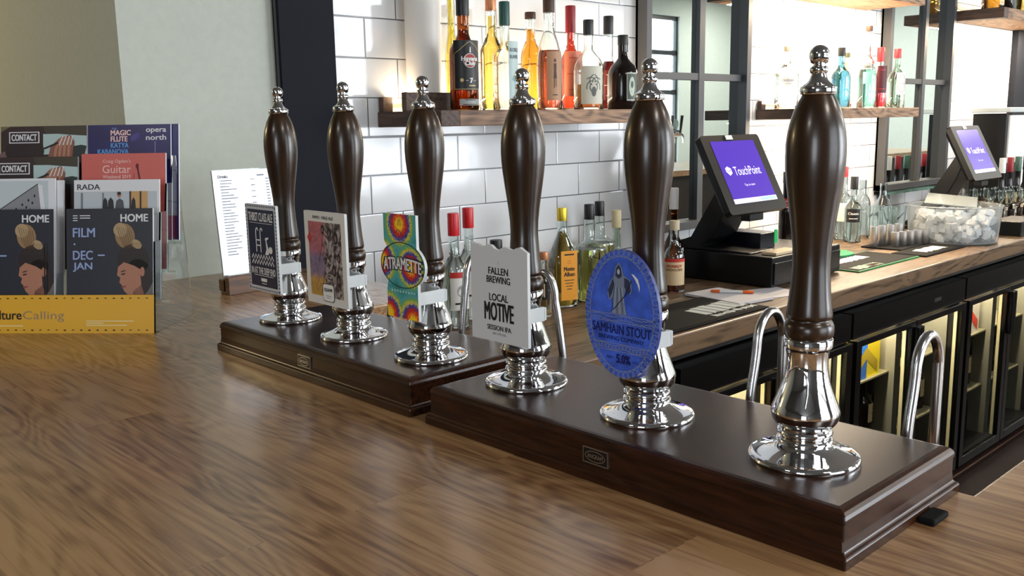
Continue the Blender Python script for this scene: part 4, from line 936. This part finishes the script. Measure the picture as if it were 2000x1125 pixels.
# bar mats
def barmat(label, x0, x1, y0, y1, edge, blocks, z=CZ+.0002):
    t = thing('bar_mat', label, 'bar mat', ((x0+x1)/2, (y0+y1)/2, z)); w, d = (x1-x0)/2, (y1-y0)/2
    b = MB(); b.box((-w, -d, 0), (w, d, .005), edge); b.box((-w+.008, -d+.008, .005), (w-.008, d-.008, .0062), BLKMAT)
    rnd = random.Random(int(x0*100)); A = Art()
    for (u0, u1, v0, v1, m) in blocks:
        n = max(2, int((u1-u0)/.03))
        for k in range(n):
            a = u0+(u1-u0)*k/n; c = a+(u1-u0)/n*.86; j = [rnd.uniform(-.006, .006) for _ in range(8)]
            A.poly([(a+j[0]*.3, v0+j[1]), ((a+c)/2, v0-j[2]), (c+j[3]*.3, v0+j[4]), (c, v1+j[5]), ((a+c)/2, v1+j[6]), (a, v1+j[7])], m, 1)
    b.art(A, flat((0, 0, .0062), (1, 0, 0), (0, 1, 0), (0, 0, 1))); b.noflip = True; b.build('printed_mat', t)
MW = mat('mat_print_white', (208, 214, 210), .5); GREEN = mat('green_mat_edge', (22, 120, 66), .5)
barmat('black bar mat with white print in front of the notepad, behind the blue clip', 1.80, 2.29, 1.375, 1.60, BLKMAT, [(.03, .235, -.055, .025, MW), (.03, .235, -.085, -.068, MW)])
barmat('black and green bar mat with white print right of the cash drawer', 3.02, 3.50, 1.47, 1.68, GREEN, [(-.22, .10, .02, .075, MW), (-.20, -.02, -.09, -.05, mat('mat_print_grey', (120, 150, 130), .5)), (-.10, -.03, -.085, -.06, RI)])
barmat('black bar mat in front of the steel spirit measures', 3.515, 3.90, 1.45, 1.585, BLKMAT, [(-.10, .10, -.03, .03, MW)])
b = MB(); b.prism([(.085*math.cos(2*math.pi*k/36)*(1.25 if 0 < k < 18 else 1), .055*math.sin(2*math.pi*k/36)) for k in range(36)], 'Z', 0, .006, mat('green_dish_plastic', (24, 158, 96), .4))
tag(b.build('green_tray', loc=(3.33, 1.715, CZ+.0065)), 'flat bright green plastic disc lying behind the bar mat', 'tray')
# steel measures, tumblers
simple_box('measure_mat', 'thin black mat under the steel spirit measures', 'mat', (3.62, 1.592, CZ), (3.965, 1.76, CZ+.006), BLKMAT, .001)
def measure(lab, x, y, h, first=[None]):
    if first[0] is None:
        b = MB(); b.lathe([(0, 0), (.0150, 0), (.0155, .001), (.0165, h), (.0158, h), (.0148, .002), (0, .002)], mat('satin_steel', (226, 226, 226), .36, 1), 24); o = b.build('spirit_measure', loc=(x, y, CZ+.0065)); first[0] = o
    else: o = first[0].copy(); COL.objects.link(o); o.location = (x, y, CZ+.0065)
    o.scale = (1, 1, h/.080); tag(o, lab, 'measure', 'steel spirit measures')
for k in range(4): measure('tall steel spirit measure in the back row by the tumblers', 3.655+.050*k, 1.725-.012*k, .080)
for k in range(5): measure('short steel spirit measure in the front row, before the clear tub', 3.700+.042*k, 1.655-.012*k, .057)
def tumbler(lab, x, y, z=CZ, first=[None]):
    if first[0] is None:
        b = MB(); b.lathe([(0, 0), (.026, 0), (.028, .002), (.035, .140), (.0335, .140), (.0262, .010), (0, .010)], GLASS, 28); o = b.build('glass_tumbler', loc=(x, y, z)); first[0] = o
    else: o = first[0].copy(); COL.objects.link(o); o.location = (x, y, z)
    tag(o, lab, 'glass', 'tumblers beside the clear tub')
for x, y in ((3.940, 1.795), (3.955, 1.868), (4.012, 1.790)): tumbler('clear straight glass tumbler standing between the measures and the tub', x, y)
# clear tub
def tub():
    t = thing('clear_tub', 'large clear plastic tub full of ice at the right of the back counter', 'tub', (4.045, 1.565, CZ)); PL = mat('tub_plastic', (248, 252, 253), .10, trans=.9, ior=1.2)
    b = MB(); b.lathe([(0, 0), (.165, 0), (.172, .003), (.176, .045), (.184, .150), (.188, .155), (.184, .158), (.180, .153), (.172, .047), (.168, .007), (0, .007)], PL, 56); b.build('tub_body', t)
    rnd = random.Random(3); ice = mat('ice', (250, 252, 254), .3, trans=.1, ior=1.3); q = MB()
    for k in range(420):
        a = rnd.uniform(0, 6.28); r = .148*math.sqrt(rnd.random()); z = rnd.uniform(.022, .130); m = Matrix.Translation((r*math.cos(a), r*math.sin(a), z)) @ Matrix.Rotation(rnd.uniform(0, 3), 4, Vector((rnd.random(), rnd.random(), rnd.random()+.1))); s = .0115
        q.xbox(m, (-s, -s, -s), (s, s, s), ice)
    o = q.build('ice_cubes', t); o['kind'] = 'stuff'
tub()
def board(label, loc, w, d, rot, m, name='clip_board_tray'):
    b = MB(); b.box((-w/2, -d/2, 0), (w/2, d/2, .005), m); o = b.build(name, loc=loc, rot=rot, bevel=.001); tag(o, label, 'lid')
board('clear flat lid resting tilted across the clear tub', (4.10, 1.60, CZ+.166), .27, .20, (R(5), R(-4), R(20)), mat('lid_plastic', (206, 214, 214), .15, trans=.6, ior=1.2), 'tub_lid')

# far right end of the counter
def wineglass(lab, x, y, first=[None]):
    if first[0] is None:
        b = MB(); b.lathe([(0, 0), (.030, 0), (.031, .002), (.008, .006), (.004, .015), (.004, .070), (.012, .080), (.030, .100), (.037, .125), (.034, .165), (.0325, .165), (.0355, .125), (.028, .102), (.008, .084), (0, .082)], GLASS, 24); o = b.build('wine_glass', loc=(x, y, CZ)); first[0] = o
    else: o = first[0].copy(); COL.objects.link(o); o.location = (x, y, CZ)
    tag(o, lab, 'glass', 'wine glasses at the far right of the counter')
for k in range(10): wineglass('clear stemmed glass among the crowd at the far right of the counter', 4.78+.085*(k % 5)+.03*(k//5), 1.66+.13*(k//5)-.02*(k % 5))
simple_box('black_crate', 'low black crate at the far right end of the counter', 'crate', (4.36, 1.40, CZ), (4.62, 1.53, CZ+.065), BLKPL, .004)
def caddy():
    t = thing('white_dispenser', 'tall white panelled dispenser with black side against the far right tiles', 'dispenser', (5.45, 1.86, CZ)); b = MB(); b.box((-.13, -.06, .27), (.13, .11, .52), mat('white_enamel', (232, 232, 230), .3)); b.build('front_panel', t, bevel=.004)
    b = MB(); b.box((-.16, -.05, 0), (-.131, .12, .53), BLKPL); b.box((-.131, .05, 0), (.13, .12, .269), BLKPL); b.build('black_frame', t, bevel=.003)
    b = MB(); b.box((-.19, -.08, .535), (.26, .12, .560), mat('pale_tray', (186, 192, 192), .3, .3)); b.build('top_tray', t, bevel=.003)
caddy()
for k, (x, c, lab) in enumerate([(5.02, WPL, 'white-capped'), (5.13, DREDC, 'red-capped'), (5.24, mat('green_foil', (60, 96, 78), .4), 'green-capped'), (5.36, BLKC, 'black-capped'), (5.47, DREDC, 'second red-capped')]):
    bottle('%s dark wine bottle in the row at the far right of the counter' % lab, x, 1.72, CZ, 'long', .037, .31, 'dark', None, .8, (c, .075, .0155), [(.05, .13, .034, LC, None)], solid=True, name='wine_bottle', rz=R(20))

# ================================================================== beer fonts on the far leg of the bar (they show in the mirrors)
def font(label, x, y):
    t = thing('beer_font', label, 'beer font', (x, y, BZ), R(180)); b = MB()
    b.lathe([(0, 0), (.05, 0), (.052, .006), (.030, .014), (.024, .02), (.022, .22), (0, .22)], CHROME, 32); b.build('column', t)
    b = MB(); b.tube([(-.16, 0, .235), (.16, 0, .235)], .024, CHROME, 24); b.build('cross_tube', t)
    for sx in (-.11, 0, .11):
        b = MB(); b.tube([(sx, -.02, .235), (sx, -.06, .232), (sx, -.075, .21), (sx, -.078, .17)], .008, CHROME, 12); b.build('tap', t)
        b = MB(); b.tube([(sx, -.045, .235), (sx, -.05, .27), (sx, -.06, .36)], [.006, .009, .012], BLKPL, 12); b.build('tap_handle', t)
        b = MB(); b.xbox(Matrix.Translation((sx, -.012, .29)), (-.001, 0, -.02), (.001, .004, 0), CHROME); 
        b.tube([(sx, -.004, .300), (sx, .004, .300)], .036, mat('font_badge', (150, 170, 170), .3, .4), 28); b.build('round_badge', t)
font('chrome beer font with three taps on the bar, seen in the left mirror', 5.35, -.05)
font('second chrome beer font farther along the bar, seen in the mirror', 6.6, -.05)

# ================================================================== leaflet holder
HO = Vector((.601, 1.509, BZ)); HD = Vector((.673, -.740, 0)).normalized(); HN = Vector((.740, .673, 0)).normalized()   # HD = to the right, HN = away from viewer
HRZ = math.atan2(HD.y, HD.x)
LEAN = R(10); UPV = Vector((0, math.sin(LEAN), math.cos(LEAN)))
STEP_B, STEP_U = .033, .046
DKB = mat('photo_dark_brown', (52, 36, 34), .4); SKIN = mat('photo_skin', (176, 122, 98), .4); SKD = mat('photo_skin_dark', (136, 88, 72), .4); HAIR = mat('photo_hair', (38, 26, 24), .45)
BLON = mat('photo_blond_bun', (150, 120, 84), .45); CHAR = mat('leaflet_charcoal', (44, 46, 56), .35); LIL = mat('leaflet_lilac_blue', (150, 168, 214), .4); PRW = mat('leaflet_white', (226, 228, 232), .35)
CORAL = mat('leaflet_coral', (206, 100, 92), .4); INDIG = mat('leaflet_indigo', (36, 34, 92), .3, noise=.3, nscale=14); CYN = mat('leaflet_cyan', (90, 150, 215), .4); PNKW = mat('leaflet_pink_white', (240, 200, 194), .4)
def leaflet(label, x, tier, w, h, base, fn, k=0, thick=.004):
    """x = left edge from the holder's left end; stands in its tier leaning back"""
    y = STEP_B*tier+.006+k*.0045; z = STEP_U*tier+.004
    t_loc = HO+HD*(x-HW+w/2)+HN*y+Vector((0, 0, z))
    b = MB(); m = Matrix.Rotation(-LEAN, 4, 'X'); b.xbox(m, (-w/2, 0, 0), (w/2, thick, h), PRW)
    A = Art(); A.rect(-w/2, 0, w/2, h, base, 1)
    if fn: fn(A, w, h)
    b.art(A, flat((0, 0, 0), (1, 0, 0), UPV, (0, -math.cos(LEAN), math.sin(LEAN)), .0002)); b.noflip = True
    o = b.build('leaflet', loc=t_loc, rot=(0, 0, HRZ)); tag(o, label, 'leaflet'); return o
HW = .345
def a_home(full):
    def f(A, w, h):
        A.text('HOME', w/2-.008, h-.016, .0125, PRW, w=.047, al='R', bold=.025, lay=4)
        cx = w/2-.036; h = h+.022
        A.ell(cx-.012, h-.068, .017, .021, BLON, 2, 20, .2); A.ell(cx-.020, h-.058, .012, .012, mat('bun_light', (176, 150, 112), .45), 3, 14); A.ell(cx+.008, h-.082, .010, .007, mat('bun_light', (176, 150, 112), .45), 3, 12, -.6)
        A.ell(cx+.002, h-.108, .028, .026, HAIR, 2, 24); A.ell(cx+.012, h-.140, .024, .034, HAIR, 2, 24, .15)
        A.poly([(cx-.024, h-.120), (cx-.014, h-.112), (cx+.004, h-.118), (cx+.014, h-.124), (cx+.016, h-.150), (cx+.014, h-.166), (cx-.006, h-.168), (cx-.014, h-.160), (cx-.018, h-.150), (cx-.022, h-.146), (cx-.020, h-.138), (cx-.026, h-.134)], SKIN, 3)
        A.poly([(cx+.002, h-.160), (cx+.016, h-.150), (cx+.024, h-.176), (cx+.002, h-.182)], SKD, 3)
        A.ell(cx+.018, h-.128, .004, .008, SKIN, 4, 12); A.ell(cx-.015, h-.132, .0042, .0013, HAIR, 4, 10, .2); A.ell(cx-.015, h-.127, .005, .0010, HAIR, 4, 10, .3); A.ell(cx-.014, h-.153, .0045, .0016, mat('photo_lip', (140, 66, 62), .4), 4, 10, .2)
        A.poly([(w/2, h-.145), (w/2-.008, h-.160), (w/2-.020, h-.172), (w/2-.028, h-.19), (w/2, h-.19)], mat('photo_jacket', (110, 100, 96), .45), 3)
        for k in range(7): A.line([(cx-.026+.004*k, h-.052-.001*k), (cx-.020+.0035*k, h-.072), (cx-.012+.002*k, h-.088)], .0007, mat('bun_dark', (104, 80, 56), .45), 4)
        for k in range(8): A.line([(cx-.020+.006*k, h-.098), (cx-.008+.005*k, h-.086), (cx+.002+.002*k, h-.080)], .0006, mat('hair_sheen', (74, 56, 48), .45), 3)
        h = h-.022
        if full:
            A.text('FILM', -w/2+.012, h-.040, .0150, LIL, w=.038, al='L', bold=.02, lay=4); A.rect(-w/2+.013, h-.061, -w/2+.016, h-.058, LIL, 4)
            A.text('DEC', -w/2+.012, h-.078, .0150, LIL, w=.034, al='L', bold=.02, lay=4); A.text('JAN', -w/2+.012, h-.098, .0150, LIL, w=.033, al='L', bold=.02, lay=4)
            for k in range(3): A.rect(-w/2+.012, h-.0125-.004*k, -w/2+.020, h-.0110-.004*k, PRW, 4)
            for k in range(2): A.rect(-w/2+.024, h-.0125-.004*k, -w/2+.042, h-.0110-.004*k, PRW, 4)
        A.rect(-w/2+.055, h-.0795, -w/2+.067, h-.0770, LIL, 4)
    return f
def a_rada(A, w, h):
    A.text('RADA', -w/2+.006, h-.012, .009, mat('ink_slate', (50, 52, 60), .4), w=.040, al='L', bold=.02)
    A.rect(-w/2, h-.060, w/2-.004, h-.020, mat('photo_pale_room', (190, 198, 204), .4), 2); A.rect(w/2-.052, h-.060, w/2-.020, h-.020, mat('photo_curtain', (200, 158, 100), .4), 3); A.rect(w/2-.034, h-.060, w/2-.031, h-.020, DKB, 4); A.rect(w/2-.052, h-.060, w/2-.049, h-.020, DKB, 4)
    A.rect(-w/2+.012, h-.060, -w/2+.016, h-.022, mat('photo_grey', (120, 130, 138), .4), 3); A.rect(-w/2+.050, h-.055, -w/2+.053, h-.022, mat('photo_grey', (120, 130, 138), .4), 3)
    for u, s in ((-.020, .9), (-.010, 1.1), (.030, .8)): A.poly([(u-.006*s, h-.060), (u+.006*s, h-.060), (u+.004*s, h-.035), (u, h-.030), (u-.004*s, h-.036)], mat('photo_black', (30, 32, 38), .4), 4)
    A.ell(.005, h-.026, .0035, .0045, SKIN, 5, 12); A.ell(.005, h-.0235, .0036, .003, HAIR, 6, 12); A.poly([(-.004, h-.060), (.015, h-.060), (.012, h-.036), (.006, h-.032), (.000, h-.036)], mat('photo_tee', (78, 80, 88), .4), 5)
def a_guitar(A, w, h):
    A.text('Craig Ogden\'s', -.012, h-.014, .0075, PNKW, w=.050, bold=.0); A.text('Guitar', -.012, h-.027, .0135, PNKW, w=.051, bold=.0); A.text('Weekend 2019', -.012, h-.040, .0060, PNKW, w=.050, bold=.01); A.text('The Bridgewater Hall', -.012, h-.048, .0040, PNKW, w=.050)
    A.line([(.032, h-.060), (.026, h-.030), (.025, h-.024)], .003, mat('guitar_dark', (90, 30, 48), .4)); A.ell(.0245, h-.022, .0028, .0045, mat('guitar_dark', (90, 30, 48), .4)); A.line([(.016, h-.060), (.019, h-.034)], .0012, mat('guitar_mid', (176, 70, 70), .4))
def a_opera(A, w, h):
    A.text('THE', -w/2+.048, h-.007, .0035, LIL, lay=3)
    A.text('MAGIC', -w/2+.042, h-.014, .0090, PNKW, w=.036, al='L', bold=.03); A.text('FLUTE', -w/2+.042, h-.025, .0090, PNKW, w=.030, al='L', bold=.03)
    A.text('KATYA', -w/2+.042, h-.036, .0085, CYN, w=.032, al='L', bold=.03); A.text('KABANOVA', -w/2+.018, h-.047, .0085, CYN, w=.056, al='L', bold=.03)
    A.text('opera', w/2-.008, h-.012, .0090, PRW, w=.036, al='R', bold=.02); A.text('north', w/2-.008, h-.023, .0090, PRW, w=.036, al='R', bold=.02)
    A.line([(w/2-.028, h-.030), (w/2-.028, h-.060)], .0008, PRW); A.ell(.012, h-.022, .012, .006, mat('glow_lilac', (90, 84, 160), .35), 1, 18, .5)
def a_contact(A, w, h):
    A.poly([(-w/2, h), (-w/2, h-.010), (-w/2+.018, h)], mat('photo_khaki', (110, 100, 70), .4), 2)
    A.rect(w/2-.080, h-.050, w/2, h-.014, mat('photo_sleeve', (176, 200, 198), .4), 2); A.poly([(w/2, h), (w/2-.080, h), (w/2-.076, h-.012), (w/2-.030, h-.016), (w/2, h-.018)], mat('photo_olive_dark', (64, 56, 44), .4), 3)
    A.poly([(w/2-.072, h-.060), (w/2-.066, h-.036), (w/2-.050, h-.022), (w/2-.030, h-.016), (w/2-.022, h-.028), (w/2-.024, h-.050), (w/2-.028, h-.070), (w/2-.060, h-.070)], SKD, 4)
    for k in range(4): A.line([(w/2-.060+.0085*k, h-.066), (w/2-.056+.008*k, h-.040+.003*k), (w/2-.044+.006*k, h-.020)], .0052, SKIN, 5); A.line([(w/2-.050+.007*k, h-.034), (w/2-.043+.006*k, h-.018)], .0016, PRW, 6)
    A.line([(w/2-.078, h-.040), (w/2-.052, h-.030)], .003, INK, 7); A.poly([(w/2-.028, h-.060), (w/2-.004, h-.052), (w/2, h-.036), (w/2-.010, h-.034), (w/2-.024, h-.036)], mat('photo_green_dark', (34, 44, 44), .4), 4)
    A.ell(-w/2+.044, h-.044, .036, .026, HAIR, 3, 26); A.ell(-w/2+.020, h-.060, .030, .018, mat('photo_mauve', (116, 92, 90), .4), 2, 22)
    A.rect(-w/2+.016, h-.030, -w/2+.072, h-.010, PRW, 8); A.rect(-w/2+.018, h-.0285, -w/2+.070, h-.0115, DKB, 9); A.text('CONTACT', -w/2+.044, h-.020, .0110, PRW, w=.046, bold=.025, lay=10)
def a_build(A, w, h):
    A.rect(-w/2+.006, h-.10, w/2-.012, h-.004, mat('photo_sky', (196, 206, 210), .4), 2)
    A.poly([(-w/2+.006, h-.08), (w/2-.030, h-.010), (w/2-.012, h-.10), (-w/2+.006, h-.10)], mat('photo_concrete', (138, 140, 144), .4), 3)
    A.poly([(w/2-.030, h-.010), (w/2-.022, h-.012), (w/2-.012, h-.10), (w/2-.020, h-.10)], PRW, 4); A.poly([(-w/2+.006, h-.03), (-w/2+.030, h-.045), (-w/2+.006, h-.075)], mat('photo_glass_blue', (110, 160, 176), .4), 4)
    for j in range(4):
        for k in range(8-j): A.ell(w/2-.036-.011*k-.004*j, h-.030-.0075*k-.012*j, .0016, .0026, mat('photo_black', (30, 32, 38), .4), 5, 8)
    A.line([(-w/2+.006, h-.0795), (w/2-.030, h-.0095)], .0012, mat('photo_black', (30, 32, 38), .4), 5)
lw = .150
leaflet('charcoal film guide leaflet reading HOME and FILM DEC JAN, right-hand front pocket', HW-.003-lw, 0, lw, .203, CHAR, a_home(True))
leaflet('charcoal leaflet reading HOME in the left-hand front pocket, cut by the photo edge', HW-.003-lw-.172, 0, lw, .203, CHAR, a_home(True))
leaflet('white leaflet reading RADA with a rehearsal photo, right-hand second tier', HW-.003-lw, 1, lw, .203, PRW, a_rada)
leaflet('white leaflet with a concrete office building, left-hand second tier', HW-.003-lw-.180, 1, lw-.004, .207, PRW, a_build)
leaflet('second building leaflet, just behind and right of the first', HW-.003-lw-.168, 1, lw-.004, .203, PRW, a_build, k=1.2)
leaflet('coral red leaflet reading Guitar Weekend, right-hand third tier', HW-.003-lw, 2, lw, .200, CORAL, a_guitar)
leaflet('leaflet reading CONTACT with a hand playing, left-hand third tier', HW-.003-lw-.165, 2, lw+.008, .196, DKB, a_contact)
leaflet('deep blue leaflet reading opera north, right-hand top tier', HW-.003-lw-.002, 3, lw, .203, INDIG, a_opera)
leaflet('deep blue leaflet peeping out behind the opera north one', HW-.003-lw+.010, 3, lw, .203, INDIG, None, k=1.2)
leaflet('leaflet reading CONTACT with a hand playing, left-hand top tier', HW-.003-lw-.162, 3, lw+.008, .203, DKB, a_contact)
def holder():
    t = thing('leaflet_holder', 'clear acrylic four-tier leaflet holder with a yellow front band, at the left edge', 'leaflet holder', HO+HD*(-HW/2), HRZ)
    W = HW/2+.004; cosl, sinl = math.cos(LEAN), math.sin(LEAN)
    # stepped side walls
    for sx in (-1, 1):
        P = [(-.004, 0), (-.004+.0, .001)]
        pts = [(-.004, 0)]
        for k in range(4):
            y0 = STEP_B*k-.004; z0 = STEP_U*k; pts += [(y0+(.004 if k else 0)+.0*sinl, z0+(.075 if k else 0)), (y0+.155*sinl, z0+.150)] if k == 0 else [(y0+.150*sinl-.002, z0+.128), (y0+.155*sinl, z0+.150)]
        pts += [(STEP_B*3+.045, STEP_U*3+.150), (.150, 0)]
        pts = [(-.004, 0), (.022, .150), (.042, .150), (.052, .196), (.072, .196), (.084, .242), (.104, .242), (.116, .288), (.128, .288), (.150, 0)]
        b = MB(); b.prism(pts, 'X', sx*W-.0015, sx*W+.0015, ACRYL); b.build('side_panel', t)
    for k in range(4):
        y = STEP_B*k; z = STEP_U*k; b = MB(); m = Matrix.Translation((0, y-.003, z)) @ Matrix.Rotation(-LEAN, 4, 'X')
        b.xbox(m, (-W+.002, 0, 0), (W-.002, .0025, .062 if k == 0 else .05), ACRYL); b.build('pocket_front', t); b = MB(); b.xbox(m, (-W+.002, .0026, 0), (W-.002, .031, .003), ACRYL); b.build('pocket_floor', t)
    b = MB(); m = Matrix.Rotation(-LEAN, 4, 'X'); b.xbox(m, (-.0165, -.0005, .004), (-.0145, .030, .150), ACRYL); b.build('divider', t)
    A = Art(); YB = mat('band_yellow', (226, 172, 44), .4); BK = mat('band_black', (44, 34, 20), .4); GY = mat('band_grey', (150, 128, 100), .4); H = .064
    A.rect(-W+.001, 0, W-.001, H, YB, 1)
    A.text('Culture', -W+.090, H*.48, .0150, BK, w=.064, bold=.02, lay=2); A.text('Calling', -W+.1605, H*.44, .0180, GY, w=.072, bold=.0, lay=2)
    A.rect(-W+.070, H*.18, -W+.125, H*.21, mat('band_cream', (236, 214, 150), .4), 2)
    for v, q in ((.0195, .082), (.0160, .030), (.0125, .070)): A.rect(W-.118, v, W-.118+q, v+.0018, mat('band_cream', (236, 214, 150), .4), 2)
    rnd = random.Random(5)
    for k in range(24):
        u = -W+.01+k*.0142
        for v in (H-.006, .005): A.poly([(u, v), (u+.003, v+.0018), (u+.006, v), (u+.004, v-.0012*rnd.random())], BK, 2)
    b = MB(); m = Matrix.Translation((0, -.0036, 0)) @ Matrix.Rotation(-LEAN, 4, 'X'); b.xbox(m, (-W+.001, 0, 0), (W-.001, .0005, H), YB)
    b.art(A, flat((0, -.0038, 0), (1, 0, 0), UPV, (0, -cosl, sinl), .0002)); b.noflip = True; b.build('front_band', t, label='yellow printed paper band')
holder()

# ================================================================== drinks menu on its wooden block
def menu():
    rz = R(4); t = thing('menu_stand', 'price list in a clear sleeve on a small wooden block by the wall', 'menu', (.922, 1.760, BZ), rz)
    b = MB(); b.box((-.074, -.022, 0), (.074, -.008, .036), wood('menu_block_wood', (70, 44, 28), (122, 84, 56), 'X', .45)); b.box((-.074, -.008, 0), (.074, .010, .006), MATS['menu_block_wood']); b.box((-.074, -.002, .006), (.074, .016, .030), MATS['menu_block_wood']); b.build('wooden_block', t, bevel=.001)
    m = Matrix.Translation((0, -.0068, .007)) @ Matrix.Rotation(R(-5), 4, 'X')
    b = MB(); b.xbox(m, (-.073, .0031, 0), (.073, .0041, .244), ACRYL); b.build('clear_sleeve', t)
    m = m @ Matrix.Translation((0, 0, .032))
    b = MB(); b.xbox(m, (-.073, 0, 0), (.073, .0030, .210), mat('sleeve_white', (186, 194, 210), .12, coat=1))
    A = Art(); GI2 = mat('menu_ink', (120, 126, 140), .5); A.text('Drinks', -.050, .198, .006, INK, w=.022, bold=.03); A.rect(.028, .196, .045, .199, GI2)
    rnd = random.Random(9)
    for k in range(26):
        v = .189-k*.0060; L = rnd.uniform(.018, .040)
        A.rect(-.058, v, -.058+L, v+.0018, GI2, 1)
        if k % 2 == 0: A.rect(.012, v, .022, v+.0018, GI2, 1)
        A.rect(.048, v, .056, v+.0018, GI2, 1)
    V = m.to_3x3() @ Vector((0, 0, 1)); Nn = m.to_3x3() @ Vector((0, -1, 0)); b.art(A, flat(m @ Vector((0, 0, 0)), (1, 0, 0), V, Nn, .0002)); b.noflip = True; b.build('menu_sheet', t)
menu()
